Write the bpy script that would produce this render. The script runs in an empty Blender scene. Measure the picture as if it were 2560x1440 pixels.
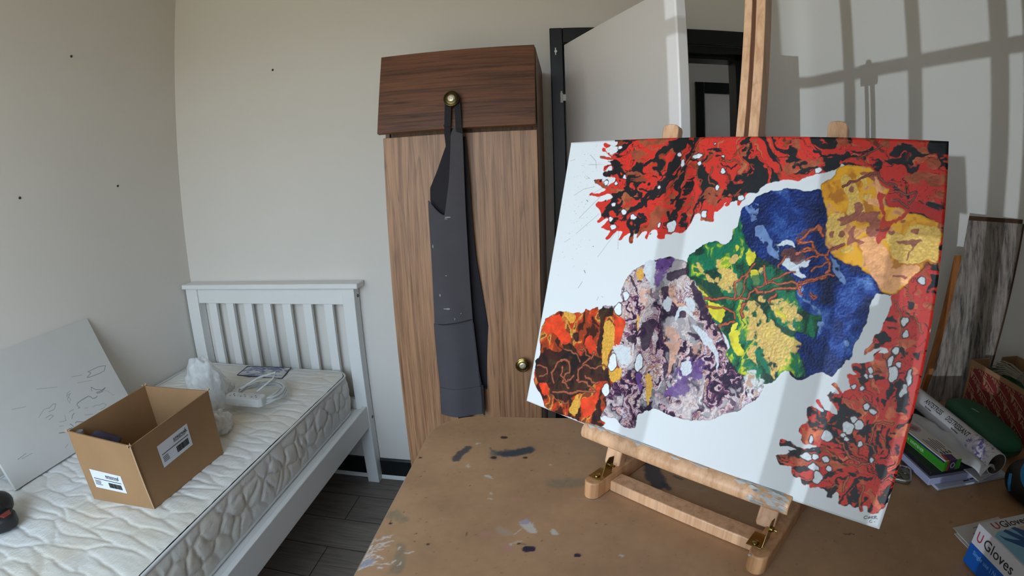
import bpy, bmesh, math, random
import numpy as np
from mathutils import Vector, Matrix

random.seed(7)
SC = bpy.context.scene
COL = SC.collection

# ------------------------------------------------------------------ camera, sky, sun, exposure
CAM_H = 1.457
YAW, PITCH, ROLL = -0.1155, -0.2243, -0.0296
FPX, PA, PB = 1275.45, 0.0059, -0.0447        # wide action-camera lens: theta = q + PA q^3 + PB q^4


def make_camera():
    cy, sy, cp, sp = math.cos(YAW), math.sin(YAW), math.cos(PITCH), math.sin(PITCH)
    f = Vector((sy * cp, cy * cp, sp)); r = Vector((cy, -sy, 0)); u = r.cross(f)
    cr, sr = math.cos(ROLL), math.sin(ROLL)
    r2 = cr * r + sr * u; u2 = -sr * r + cr * u
    cd = bpy.data.cameras.new('camera'); co = bpy.data.objects.new('camera', cd); COL.objects.link(co)
    m = Matrix((r2, u2, -f)).transposed().to_4x4(); m.translation = (0, 0, CAM_H)
    co.matrix_world = m
    cd.type = 'PANO'; cd.sensor_fit = 'HORIZONTAL'; cd.sensor_width = 36.0; cd.sensor_height = 20.25
    cd.clip_start = 0.01
    s = (2560 / 36.0) / FPX
    tgt = cd if hasattr(cd, 'fisheye_polynomial_k1') else cd.cycles
    tgt.panorama_type = 'FISHEYE_LENS_POLYNOMIAL'
    tgt.fisheye_fov = math.radians(160)
    tgt.fisheye_polynomial_k0 = 0.0
    tgt.fisheye_polynomial_k1 = -s
    tgt.fisheye_polynomial_k2 = 0.0
    tgt.fisheye_polynomial_k3 = -PA * s ** 3
    tgt.fisheye_polynomial_k4 = -PB * s ** 4
    SC.camera = co


make_camera()

# room measures (metres): camera stands over the origin, +Y looks at the back wall
D = 2.0713                    # back wall
XL = -1.9185                  # left wall
YF = -0.30                    # window wall
CEIL = 2.5
TT = 0.90                     # table top
WIN = (-1.70, -0.10, 0.62, 2.30)   # window opening x0 x1 z0 z1

w = bpy.data.worlds.new('daylight'); SC.world = w; w.use_nodes = True
nt = w.node_tree; nt.nodes.clear()
wo = nt.nodes.new('ShaderNodeOutputWorld'); bg = nt.nodes.new('ShaderNodeBackground')
tc = nt.nodes.new('ShaderNodeTexCoord'); sx = nt.nodes.new('ShaderNodeSeparateXYZ'); rp = nt.nodes.new('ShaderNodeValToRGB')
mr = nt.nodes.new('ShaderNodeMapRange'); mr.inputs[1].default_value = -1; mr.inputs[2].default_value = 1
nt.links.new(tc.outputs['Generated'], sx.inputs[0]); nt.links.new(sx.outputs['Z'], mr.inputs[0])
nt.links.new(mr.outputs[0], rp.inputs[0]); nt.links.new(rp.outputs[0], bg.inputs[0]); nt.links.new(bg.outputs[0], wo.inputs[0])
els = rp.color_ramp.elements
els[0].position = 0.0; els[0].color = (0.30, 0.27, 0.20, 1)          # ground outside
els[1].position = 1.0; els[1].color = (0.52, 0.74, 1.0, 1)
e = els.new(0.485); e.color = (0.42, 0.39, 0.31, 1)
e = els.new(0.53); e.color = (0.72, 0.84, 1.0, 1)
bg.inputs[1].default_value = 9.5

sl = bpy.data.lights.new('low_sun', 'SUN'); so = bpy.data.objects.new('low_sun', sl); COL.objects.link(so)
SUN_DIR = Vector((0.95, 1.0, -0.012)).normalized()
so.rotation_euler = SUN_DIR.to_track_quat('-Z', 'Y').to_euler(); so.location = (-2, -3, 2)
sl.energy = 1.15; sl.angle = math.radians(0.25); sl.color = (0.78, 0.88, 1.0)

pl = bpy.data.lights.new('window_portal', 'AREA'); po = bpy.data.objects.new('window_portal', pl); COL.objects.link(po)
pl.shape = 'RECTANGLE'; pl.size = WIN[1] - WIN[0]; pl.size_y = WIN[3] - WIN[2]
po.location = ((WIN[0] + WIN[1]) / 2, YF - 0.37, (WIN[2] + WIN[3]) / 2)
po.rotation_euler = (math.radians(90), 0, 0)
pl.cycles.is_portal = True

hl = bpy.data.lights.new('hall_fill', 'AREA'); ho = bpy.data.objects.new('hall_fill', hl); COL.objects.link(ho)
hl.size = 0.5; hl.energy = 1.2; hl.color = (1.0, 0.97, 0.9); ho.location = (0.2, 2.75, 2.42)  # added fill, stands in for ambient light from other rooms

vs = SC.view_settings
SC.display_settings.display_device = 'sRGB'
vs.view_transform = 'Standard'; vs.look = 'None'; vs.exposure = 0.0; vs.gamma = 1.0; vs.use_curve_mapping = False
SC.cycles.use_denoising = True
SC.cycles.max_bounces = 10; SC.cycles.diffuse_bounces = 7; SC.cycles.transparent_max_bounces = 12
SC.cycles.sample_clamp_indirect = 4.0

# ------------------------------------------------------------------ helpers
class B:
    """collects shapes into one bmesh"""
    def __init__(s): s.bm = bmesh.new()
    def box(s, lo, hi, M=None):
        x0, y0, z0 = lo; x1, y1, z1 = hi
        vs_ = [Vector(p) for p in ((x0, y0, z0), (x1, y0, z0), (x1, y1, z0), (x0, y1, z0), (x0, y0, z1), (x1, y0, z1), (x1, y1, z1), (x0, y1, z1))]
        if M: vs_ = [M @ p for p in vs_]
        return s.hexa(vs_)
    def hexa(s, pts):
        v = [s.bm.verts.new(p) for p in pts]
        for f in ((3, 2, 1, 0), (4, 5, 6, 7), (0, 1, 5, 4), (1, 2, 6, 5), (2, 3, 7, 6), (3, 0, 4, 7)):
            s.bm.faces.new([v[i] for i in f])
        return s
    def prism(s, poly, fr, d0, d1):
        """poly in 2-D; fr(x,y,d) -> point"""
        a = [s.bm.verts.new(fr(x, y, d0)) for x, y in poly]; b = [s.bm.verts.new(fr(x, y, d1)) for x, y in poly]
        n = len(poly)
        try: s.bm.faces.new(a[::-1]); s.bm.faces.new(b)
        except ValueError: pass
        for i in range(n): s.bm.faces.new((a[i], a[(i + 1) % n], b[(i + 1) % n], b[i]))
        return s
    def rings(s, rs, caps=True):
        R = [[s.bm.verts.new(p) for p in r] for r in rs]
        n = len(R[0])
        for a, b in zip(R, R[1:]):
            for i in range(n): s.bm.faces.new((a[i], a[(i + 1) % n], b[(i + 1) % n], b[i]))
        if caps:
            s.bm.faces.new(R[0][::-1]); s.bm.faces.new(R[-1])
        return s
    def cyl(s, p0, p1, r0, r1=None, n=24, caps=True):
        return s.tube([p0, p1], [r0, r0 if r1 is None else r1], n, caps)
    def tube(s, pts, r, n=10, caps=True):
        pts = [Vector(p) for p in pts]; k = len(pts)
        rr = r if isinstance(r, (list, tuple)) else [r] * k
        t0 = (pts[1] - pts[0]).normalized(); up = Vector((0, 0, 1)) if abs(t0.z) < .9 else Vector((1, 0, 0))
        nx = t0.cross(up).normalized(); rs = []
        for i, p in enumerate(pts):
            t = (pts[min(i + 1, k - 1)] - pts[max(i - 1, 0)]).normalized()
            nx = (nx - t * nx.dot(t)).normalized(); ny = t.cross(nx)
            rs.append([p + rr[i] * (math.cos(2 * math.pi * j / n) * nx + math.sin(2 * math.pi * j / n) * ny) for j in range(n)])
        return s.rings(rs, caps)
    def lathe(s, prof, c, ax, n=32):
        """prof [(r, d)] along axis ax from c"""
        ax = Vector(ax).normalized(); up = Vector((0, 0, 1)) if abs(ax.z) < .9 else Vector((1, 0, 0))
        e1 = ax.cross(up).normalized(); e2 = ax.cross(e1); c = Vector(c)
        return s.rings([[c + ax * d + max(r, 1e-4) * (math.cos(2 * math.pi * j / n) * e1 + math.sin(2 * math.pi * j / n) * e2) for j in range(n)] for r, d in prof])
    def grid(s, f, nu, nv, close=False):
        V = [[s.bm.verts.new(f(i / nu, j / nv)) for j in range(nv + 1)] for i in range(nu + 1)]
        for i in range(nu):
            for j in range(nv): s.bm.faces.new((V[i][j], V[i + 1][j], V[i + 1][j + 1], V[i][j + 1]))
        return s


def finish(o, kind=None, label=None, cat=None, group=None):
    if kind: o['kind'] = kind
    if label: o['label'] = label
    if cat: o['category'] = cat
    if group: o['group'] = group
    return o


def obj(name, b, m, parent=None, bevel=0, seg=2, smooth=False, sub=0, solid=0, label=None):
    me = bpy.data.meshes.new(name)
    bm = b.bm; bmesh.ops.recalc_face_normals(bm, faces=bm.faces[:])
    bm.to_mesh(me); bm.free()
    o = bpy.data.objects.new(name, me); COL.objects.link(o)
    me.materials.append(m)
    base = Vector((0, 0, 0))
    if parent is not None:
        o.parent = parent
        p = parent
        while p is not None: base += Vector(p.location); p = p.parent
    else:
        # origin at the middle of the underside
        xs = [v.co for v in me.vertices]
        lo = Vector((min(c.x for c in xs), min(c.y for c in xs), min(c.z for c in xs))); hi = Vector((max(c.x for c in xs), max(c.y for c in xs), 0))
        base = Vector(((lo.x + hi.x) / 2, (lo.y + hi.y) / 2, lo.z)); o.location = base
    me.transform(Matrix.Translation(-base))
    if solid:
        md = o.modifiers.new('thickness', 'SOLIDIFY'); md.thickness = solid; md.offset = 0
    if bevel:
        md = o.modifiers.new('bevel', 'BEVEL'); md.width = bevel; md.segments = seg; md.limit_method = 'ANGLE'; md.angle_limit = math.radians(35)
    if sub:
        md = o.modifiers.new('sub', 'SUBSURF'); md.levels = sub; md.render_levels = sub
    if smooth or bevel or sub:
        me.polygons.foreach_set('use_smooth', [True] * len(me.polygons))
        if bevel or smooth == 'auto':
            if hasattr(o.data, 'set_sharp_from_angle'): o.data.set_sharp_from_angle(angle=math.radians(35))
    if label: o['label'] = label
    return o


def thing(name, loc, label, cat, group=None):
    o = bpy.data.objects.new(name, None); COL.objects.link(o); o.location = loc; o.empty_display_size = 0.05
    return finish(o, None, label, cat, group)


# ---- materials
MATS = {}
def srgb(r, g, b):
    f = lambda c: (c / 255 / 12.92) if c <= 10 else (((c / 255) + .055) / 1.055) ** 2.4
    return (f(r), f(g), f(b))


def nodes(name):
    m = bpy.data.materials.new(name); m.use_nodes = True
    t = m.node_tree; p = t.nodes['Principled BSDF']
    return m, t, p


def noise(t, scale, detail=3, rough=.5, vec=None, dist=0):
    n = t.nodes.new('ShaderNodeTexNoise'); n.inputs['Scale'].default_value = scale; n.inputs['Detail'].default_value = detail
    n.inputs['Roughness'].default_value = rough; n.inputs['Distortion'].default_value = dist
    if vec: t.links.new(vec, n.inputs['Vector'])
    return n


def coords(t, scale=(1, 1, 1), rot=(0, 0, 0)):
    c = t.nodes.new('ShaderNodeTexCoord'); mp = t.nodes.new('ShaderNodeMapping')
    mp.inputs['Scale'].default_value = scale; mp.inputs['Rotation'].default_value = rot
    t.links.new(c.outputs['Object'], mp.inputs[0]); return mp.outputs[0]


def ramp(t, fac, stops):
    r = t.nodes.new('ShaderNodeValToRGB'); el = r.color_ramp.elements
    el[0].position = stops[0][0]; el[0].color = (*stops[0][1], 1); el[1].position = stops[-1][0]; el[1].color = (*stops[-1][1], 1)
    for p, c in stops[1:-1]:
        e = el.new(p); e.color = (*c, 1)
    t.links.new(fac, r.inputs[0]); return r.outputs[0]


def bump(t, p, h, strength, dist=.001):
    b = t.nodes.new('ShaderNodeBump'); b.inputs['Strength'].default_value = strength; b.inputs['Distance'].default_value = dist
    t.links.new(h, b.inputs['Height']); t.links.new(b.outputs[0], p.inputs['Normal']); return b


def plain(name, rgb, rough=.6, metal=0, var=.06, scale=12, bmp=0, bscale=200, spec=.5, alpha=1, trans=0):
    if name in MATS: return MATS[name]
    m, t, p = nodes(name); v = coords(t)
    n = noise(t, scale, 4, .6, v)
    c0 = tuple(max(0, x * (1 - var)) for x in rgb); c1 = tuple(min(1, x * (1 + var)) for x in rgb)
    t.links.new(ramp(t, n.outputs[0], [(.3, c0), (.7, c1)]), p.inputs['Base Color'])
    p.inputs['Roughness'].default_value = rough; p.inputs['Metallic'].default_value = metal
    p.inputs['Specular IOR Level'].default_value = spec; p.inputs['Alpha'].default_value = alpha
    p.inputs['Transmission Weight'].default_value = trans
    if bmp: bump(t, p, noise(t, bscale, 3, .6, v).outputs[0], bmp)
    MATS[name] = m; return m


def wood(name, light, dark, grain='Z', rough=.5, scale=1., lines=.5, warp=.6):
    """fine dark pores stretched along the grain plus slow cathedral figure"""
    if name in MATS: return MATS[name]
    m, t, p = nodes(name)
    k = {'X': (.035, 1, 1), 'Y': (1, .035, 1), 'Z': (1, 1, .035)}[grain]
    v = coords(t, tuple(a * 85 * scale for a in k)); v2 = coords(t, tuple(a * 11 * scale for a in k)); v3 = coords(t, tuple((a if a == 1 else .03) * 190 * scale for a in k))
    fig = noise(t, 1, 3, .5, v2, warp); pore = noise(t, 1, 4, .65, v, .3); fine = noise(t, 1, 2, .5, v3)
    wv = t.nodes.new('ShaderNodeMath'); wv.operation = 'MULTIPLY'; wv.inputs[1].default_value = 9.0
    t.links.new(fig.outputs[0], wv.inputs[0])
    sn = t.nodes.new('ShaderNodeMath'); sn.operation = 'FRACT'; t.links.new(wv.outputs[0], sn.inputs[0])
    mid = tuple((a + b) / 2 for a, b in zip(light, dark))
    base = ramp(t, pore.outputs[0], [(.34, dark), (.46, mid), (.6, light)])
    fg = ramp(t, sn.outputs[0], [(0, (1, 1, 1)), (.8, (1, 1, 1)), (.95, (1 - lines,) * 3), (1, (1, 1, 1))])
    fn = ramp(t, fine.outputs[0], [(.30, (1 - lines * .8,) * 3), (.42, (1, 1, 1))])
    mx = t.nodes.new('ShaderNodeMix'); mx.data_type = 'RGBA'; mx.blend_type = 'MULTIPLY'; mx.inputs[0].default_value = 1
    t.links.new(base, mx.inputs[6]); t.links.new(fg, mx.inputs[7])
    mx2 = t.nodes.new('ShaderNodeMix'); mx2.data_type = 'RGBA'; mx2.blend_type = 'MULTIPLY'; mx2.inputs[0].default_value = 1
    t.links.new(mx.outputs[2], mx2.inputs[6]); t.links.new(fn, mx2.inputs[7])
    t.links.new(mx2.outputs[2], p.inputs['Base Color'])
    p.inputs['Roughness'].default_value = rough
    bump(t, p, pore.outputs[0], .15, .0006)
    MATS[name] = m; return m


def painted(name, rough=.5, bmp=.0, bscale=700, metal_attr=False, spec=.5, bdist=.0006):
    """colour painted on the surface, stored as the colour attribute 'pigment'"""
    m, t, p = nodes(name)
    a = t.nodes.new('ShaderNodeAttribute'); a.attribute_name = 'pigment'
    t.links.new(a.outputs['Color'], p.inputs['Base Color'])
    p.inputs['Roughness'].default_value = rough; p.inputs['Specular IOR Level'].default_value = spec
    v = coords(t)
    if metal_attr:
        t.links.new(a.outputs['Alpha'], p.inputs['Metallic'])
    if bmp: bump(t, p, noise(t, bscale, 3, .6, v).outputs[0], bmp, bdist)
    return m

# ------------------------------------------------------------------ materials of the place
WALL = plain('wall_paint', srgb(215, 210, 203), .85, var=.012, scale=3, bmp=.12, bscale=260, spec=.25)
CEILM = plain('ceiling_paint', srgb(225, 223, 218), .9, var=.01)
BLACK = plain('black_gloss_paint', (.008, .009, .010), .35, var=.2, spec=.4)
WHITEP = plain('white_satin_paint', srgb(226, 226, 224), .42, var=.012, scale=5)
DOORM = plain('white_door_paint', srgb(236, 230, 227), .4, var=.02, scale=2, bmp=.06, bscale=120)
DARKHOLE = plain('dark_rawlplug', (.02, .02, .022), .7)
STEEL = plain('steel', (.55, .55, .54), .32, metal=1, var=.05)
BRASS = plain('aged_brass', srgb(150, 128, 78), .25, metal=1, var=.12, scale=60)
BRASSD = plain('dark_aged_brass', srgb(92, 80, 50), .35, metal=1, var=.15, scale=60)


def floor_mat():
    m, t, p = nodes('grey_laminate_floor')
    c = t.nodes.new('ShaderNodeTexCoord'); v = c.outputs['Object']
    br = t.nodes.new('ShaderNodeTexBrick'); br.offset = .37
    br.inputs['Color1'].default_value = (.27, .228, .198, 1); br.inputs['Color2'].default_value = (.205, .172, .150, 1); br.inputs['Mortar'].default_value = (.03, .026, .024, 1)
    br.inputs['Scale'].default_value = 1.0; br.inputs['Mortar Size'].default_value = .0022; br.inputs['Mortar Smooth'].default_value = .1
    br.inputs['Brick Width'].default_value = 1.29; br.inputs['Row Height'].default_value = .193
    mp = t.nodes.new('ShaderNodeMapping'); mp.inputs['Location'].default_value = (.55, -1.878 + .193 * 12 + .0, 0)
    t.links.new(v, mp.inputs[0]); t.links.new(mp.outputs[0], br.inputs[0])
    g = noise(t, 1, 5, .6, coords(t, (3, 40, 1)), 1.4)
    r = ramp(t, g.outputs[0], [(.3, (.55, .55, .55)), (.5, (1, 1, 1)), (.75, (1.25, 1.22, 1.2))])
    mx = t.nodes.new('ShaderNodeMix'); mx.data_type = 'RGBA'; mx.blend_type = 'MULTIPLY'; mx.inputs[0].default_value = 1
    t.links.new(br.outputs[0], mx.inputs[6]); t.links.new(r, mx.inputs[7]); t.links.new(mx.outputs[2], p.inputs['Base Color'])
    p.inputs['Roughness'].default_value = .5
    bump(t, p, g.outputs[0], .1)
    return m


def structure(name, b, m, **k): return finish(obj(name, b, m, **k), 'structure')

# ------------------------------------------------------------------ room shell
OPX0, OPX1, OPZ = -0.006, 0.765, 1.985           # door opening in the back wall
WT = 0.15
bk = B()
bk.box((XL - .1, D, 0), (OPX0, D + WT, CEIL)).box((OPX1, D, 0), (0.935, D + WT, CEIL)).box((OPX0, D, OPZ), (OPX1, D + WT, CEIL)).box((0.936, D + .02, 0), (2.3, D + WT, CEIL))
structure('wall_back', bk, WALL)
structure('wall_left', B().box((XL - .1, YF - .36, 0), (XL, D, CEIL)), WALL)
# right wall: splayed, with a soft rounded inner corner
ang = math.radians(15)
dx, dy = math.sin(ang), -math.cos(ang)
cx, cy_ = 1.015, D
pts = [(0.935, D)]
for i in range(1, 9):
    t_ = i / 9
    a0 = (0.935, D); a1 = (cx, cy_); a2 = (cx + dx * .08, cy_ + dy * .08)
    pts.append(tuple((1 - t_) ** 2 * a0[k] + 2 * t_ * (1 - t_) * a1[k] + t_ * t_ * a2[k] for k in (0, 1)))
L_ = 2.75
pts.append((cx + dx * .08, cy_ + dy * .08)); pts.append((cx + dx * L_, cy_ + dy * L_))
outer = [(cx + dx * L_ + .15, cy_ + dy * L_), (cx + .35, D + .15), (0.935, D + .15)]
structure('wall_right', B().prism(pts + outer, lambda x, y, d: (x, y, d), 0, CEIL), WALL, smooth='auto')
wf = B(); x0, x1, z0, z1 = WIN
wf.box((XL - .1, YF - .36, 0), (x0, YF, CEIL)).box((x1, YF - .36, 0), (2.0, YF, CEIL)).box((x0, YF - .36, 0), (x1, YF, z0)).box((x0, YF - .36, z1), (x1, YF, CEIL))
structure('wall_front', wf, WALL)
structure('floor', B().box((XL - .1, YF - .36, -.05), (2.1, D + 1.3, 0)), floor_mat())
structure('ceiling', B().box((XL - .1, YF - .36, CEIL), (2.1, D + 1.4, CEIL + .05)), CEILM)
# hall beyond the door
hy = 3.294
structure('wall_hall', B().box((-1.0, hy, 0), (2.3, hy + .1, CEIL)), WALL)
structure('wall_hall_side', B().box((-1.1, D + WT, 0), (-1.0, hy, CEIL)).box((2.2, D + WT, 0), (2.3, hy, CEIL)), WALL)

# window behind the camera
win = thing('window_1', ((x0 + x1) / 2, YF - .3, z0), None, None); win['kind'] = 'structure'
fr = B(); yw0, yw1 = YF - .33, YF - .27
fr.box((x0, yw0, z0), (x0 + .05, yw1, z1)).box((x1 - .05, yw0, z0), (x1, yw1, z1)).box((x0, yw0, z0), (x1, yw1, z0 + .05)).box((x0, yw0, z1 - .05), (x1, yw1, z1))
obj('window_frame', fr, WHITEP, win, bevel=.004)
SUNK = SUN_DIR.x / SUN_DIR.y
for wx, wy in ((1.075, 1.80), (1.158, 1.50), (1.242, 1.20)):
    bx_ = wx - SUNK * (wy - YF + .3)
    obj('glazing_bar', B().box((bx_ - .012, yw0 + .01, z0 + .05), (bx_ + .012, yw1, z1 - .05)), WHITEP, win)
obj('glazing_bar', B().box((x0 + .05, yw0, 1.860), (x1 - .05, yw1, 1.908)), WHITEP, win)
gm, gt_, gp = nodes('window_glass')
gt_.nodes.remove(gp); tb = gt_.nodes.new('ShaderNodeBsdfTransparent'); gl = gt_.nodes.new('ShaderNodeBsdfGlossy'); mxg = gt_.nodes.new('ShaderNodeMixShader'); fz = gt_.nodes.new('ShaderNodeFresnel')
tb.inputs[0].default_value = (.97, .985, .98, 1); gl.inputs['Roughness'].default_value = .02; fz.inputs[0].default_value = 1.25
gt_.links.new(fz.outputs[0], mxg.inputs[0]); gt_.links.new(tb.outputs[0], mxg.inputs[1]); gt_.links.new(gl.outputs[0], mxg.inputs[2]); gt_.links.new(mxg.outputs[0], gt_.nodes['Material Output'].inputs[0])
obj('window_pane', B().box((x0 + .05, YF - .302, z0 + .05), (x1 - .05, YF - .298, z1 - .05)), gm, win)
obj('window_sill', B().box((x0 - .04, YF - .36, z0 - .03), (x1 + .04, YF + .1, z0)), WHITEP, win, bevel=.005)

# black door surround
tr = B(); yq = D - .016
tr.box((-.058, yq, 0), (OPX0, D + .001, 2.05)).box((OPX1, yq, 0), (.822, D + .001, 2.05)).box((OPX0, yq, OPZ), (OPX1, D + .001, 2.05))
structure('trim_1', tr, BLACK, bevel=.004)
ln = B()
ln.box((OPX0 - .0, D, 0), (OPX0 + .006, D + WT, OPZ)).box((OPX1 - .03, D, 0), (OPX1, D + WT, OPZ)).box((OPX0, D, OPZ - .03), (OPX1, D + WT, OPZ))
ln.box((OPX1 - .045, D + .05, 0), (OPX1 - .03, D + WT, OPZ - .03)).box((OPX0, D + .05, OPZ - .045), (OPX1 - .03, D + WT, OPZ - .03))
ln.box((OPX1 - .03, D + WT, 0), (.80, D + WT + .012, 2.03))
structure('trim_2', ln, BLACK)
structure('trim_3', B().box((.833, hy - .016, 0), (.893, hy, 2.05)).box((.893, hy - .016, 1.98), (1.75, hy, 2.05)).box((1.69, hy - .016, 0), (1.75, hy, 1.98)), BLACK, bevel=.003)
structure('door_2', B().box((.895, hy - .006, .005), (1.688, hy + .03, 1.978)), DOORM, bevel=.002)
# open white door, hinged on the left jamb and swung into the room
hx, hyy = -.002, D - .02
ux, uy = .302, -.690; n_ = math.hypot(ux, uy); ux /= n_; uy /= n_
nx_, ny_ = -uy, ux
def DR(a, b_, z): return Vector((hx + ux * a + nx_ * b_, hyy + uy * a + ny_ * b_, z))
door = thing('door_1', (hx, hyy, 0), None, None); door['kind'] = 'structure'
b = B(); b.prism([(0, 0), (.752, 0), (.756, .004), (.756, .034), (.752, .038), (0, .038)], DR, .008, 1.975)
obj('door_leaf', b, DOORM, door, bevel=.0015)
b = B(); b.prism([(.7565, .006), (.7575, .006), (.7575, .032), (.7565, .032)], DR, .9, 1.1)
obj('latch_plate', b, STEEL, door)
b = B(); b.tube([DR(.70, -.002, 1.0), DR(.70, -.05, 1.0), DR(.60, -.055, 1.0)], .009); b.prism([(.675, -.006), (.725, -.006), (.725, 0), (.675, 0)], DR, .92, 1.08)
obj('door_handle', b, STEEL, door, bevel=.002, smooth=True)
for hz in (1.757, .25):
    b = B(); b.cyl((hx - .016, D - .022, hz - .020), (hx - .016, D - .022, hz + .020), .006, n=12); b.box((hx - .012, D - .022, hz - .012), (hx + .002, D - .017, hz + .014))
    b.cyl((hx - .016, D - .022, hz + .020), (hx - .016, D - .022, hz + .027), .0035, n=10)
    obj('hinge', b, WHITEP, door, smooth='auto')
b = B(); b.lathe([(0, 0), (.004, 0), (.006, .003), (.004, .006), (0, .006)], (-.035, D - .016, 1.95), (0, -1, 0), 12); b.box((-.038, D - .021, 1.935), (-.034, D - .016, 1.965))
obj('striker', b, WHITEP, door)
# skirting
b = B(); b.prism([(0, .02), (-.015, .02), (-.015, .105), (-.010, .1126), (0, .1126)], lambda y, z, d: (d, D + y, z), XL, -.603)
b.prism([(0, .02), (-.015, .02), (-.015, .105), (-.010, .1126), (0, .1126)], lambda y, z, d: (d, D + y, z), -.09, -.058)
structure('baseboard_back', b, BLACK)
b = B(); b.prism([(0, 0), (-.022, 0), (-.020, .012), (-.012, .020), (0, .021)], lambda y, z, d: (d, D + y, z), XL, -.605)
structure('trim_4', b, WHITEP)
structure('baseboard_left', B().box((XL, YF, .0), (XL + .015, D - .02, .1126)), BLACK)

# raw plugs left in the walls
for (x, y, z, nx, lab) in ((XL, 1.427, 2.09, 1, 'highest small black wall plug on the left wall'),
                       (XL, 1.650, 1.544, 1, 'small black wall plug low on the left wall, nearer the room corner'),
                       (XL, 1.148, 1.535, 1, 'small black wall plug low on the left wall, farthest from the corner'),
                       (-1.309, D, 2.006, 0, 'small black wall plug on the back wall between corner and wardrobe')):
    ax = (1, 0, 0) if nx else (0, -1, 0); c = Vector((x, y, z))
    b = B(); b.lathe([(.0, -.004), (.0045, -.004), (.0052, .0015), (.0035, .004), (0, .004)], c, ax, 14)
    t2 = c + Vector(ax) * .003; b.tube([t2, t2 + Vector((0, 0, .004)) + Vector((.002, -.002, 0))], .002, 6)
    finish(obj('wall_plug', b, DARKHOLE, smooth=True), None, lab, 'wall plug', 'wall plugs left in the plaster')

# ------------------------------------------------------------------ bed
BX0, BX1 = -1.908, -0.928
bed = thing('single_bed', ((BX0 + BX1) / 2, 1.05, 0), 'white painted single bed with slatted headboard against the back wall', 'bed')
def bar(name, lo, hi, parent, m=WHITEP, bv=.003, label=None, M=None):
    return obj(name, B().box(lo, hi, M), m, parent, bevel=bv, label=label)
hy0, hy1 = 2.008, 2.066
bar('headboard_post', (BX1 - .060, hy0, 0), (BX1, hy1, .998), bed); bar('headboard_post', (BX0, hy0, 0), (BX0 + .075, hy1, .998), bed)
bar('headboard_cap', (BX0 - .004, 1.985, .998), (BX1 + .028, hy1 + .002, 1.022), bed, bv=.004)
bar('headboard_rail', (BX0 + .075, hy0 + .010, .920), (BX1 - .060, hy1 - .02, .998), bed)
bar('headboard_rail', (BX0 + .075, hy0 + .010, .36), (BX1 - .060, hy1 - .02, .46), bed)
for a, c in ((-1.775, -1.724), (-1.658, -1.613), (-1.546, -1.498), (-1.430, -1.386), (-1.319, -1.272), (-1.204, -1.159), (-1.093, -1.049)):
    bar('slat', (a, hy0 + .014, .455), (c, hy0 + .034, .925), bed, bv=.002)
bar('side_rail', (BX1 - .026, .10, .322), (BX1 - .004, hy0, .432), bed); bar('side_rail', (BX0 + .004, .10, .322), (BX0 + .026, hy0, .432), bed)
bar('footboard_post', (BX1 - .06, .04, 0), (BX1, .10, .50), bed); bar('footboard_post', (BX0, .04, 0), (BX0 + .06, .10, .50), bed)
bar('footboard_rail', (BX0 + .06, .05, .322), (BX1 - .06, .085, .48), bed)
bar('mattress_base', (BX0 + .03, .10, .395), (BX1 - .03, hy0 - .002, .415), bed)
for z in (.955, .358):
    obj('bolt', B().lathe([(0, 0), (.0075, 0), (.0075, .0025), (.005, .001), (0, .001)], (BX1 - .0005, 2.046, z), (1, 0, 0), 16), plain('dark_bolt', (.10, .09, .08), .5), bed)


def quilt_mat():
    m, t, p = nodes('quilted_ticking')
    g = t.nodes.new('ShaderNodeNewGeometry'); sp = t.nodes.new('ShaderNodeSeparateXYZ'); t.links.new(g.outputs['Normal'], sp.inputs[0])
    v = coords(t)
    n1 = noise(t, 3.5, 3, .5, v); n2 = noise(t, 260, 2, .5, v); n4 = noise(t, 2.2, 3, .6, v)
    stain = ramp(t, n4.outputs[0], [(.45, srgb(222, 221, 219)), (.62, srgb(218, 212, 200)), (.75, srgb(212, 198, 176))])
    t.links.new(stain, p.inputs['Base Color']); p.inputs['Roughness'].default_value = .9; p.inputs['Specular IOR Level'].default_value = .2
    p.inputs['Sheen Weight'].default_value = .1
    b1 = t.nodes.new('ShaderNodeBump'); b1.inputs['Strength'].default_value = .25; b1.inputs['Distance'].default_value = .002
    t.links.new(n2.outputs[0], b1.inputs['Height'])
    n3 = noise(t, 45, 4, .6, coords(t, (1, .5, 1)), 1.2)
    b2 = t.nodes.new('ShaderNodeBump'); b2.inputs['Strength'].default_value = .35; b2.inputs['Distance'].default_value = .006
    t.links.new(n3.outputs[0], b2.inputs['Height']); t.links.new(b1.outputs[0], b2.inputs['Normal']); t.links.new(b2.outputs[0], p.inputs['Normal'])
    return m
QUILT = quilt_mat()


def vnoise(x, y, seed=0):
    xi = np.floor(x).astype(np.int64); yi = np.floor(y).astype(np.int64); fx = x - xi; fy = y - yi
    fx = fx * fx * (3 - 2 * fx); fy = fy * fy * (3 - 2 * fy)
    def h(a, b):
        n = (a * 374761393 + b * 668265263 + seed * 1442695041) & 0x7fffffff
        n = ((n ^ (n >> 13)) * 1274126177) & 0x7fffffff
        return ((n ^ (n >> 16)) & 0xffff) / 65535.0
    return (h(xi, yi) * (1 - fx) + h(xi + 1, yi) * fx) * (1 - fy) + (h(xi, yi + 1) * (1 - fx) + h(xi + 1, yi + 1) * fx) * fy


def fbm(x, y, o=4, seed=0, g=.5):
    s = 0; a = 1; t = 0
    for i in range(o): s = s + a * vnoise(x * 2 ** i, y * 2 ** i, seed + i * 17); t += a; a *= g
    return s / t


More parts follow.
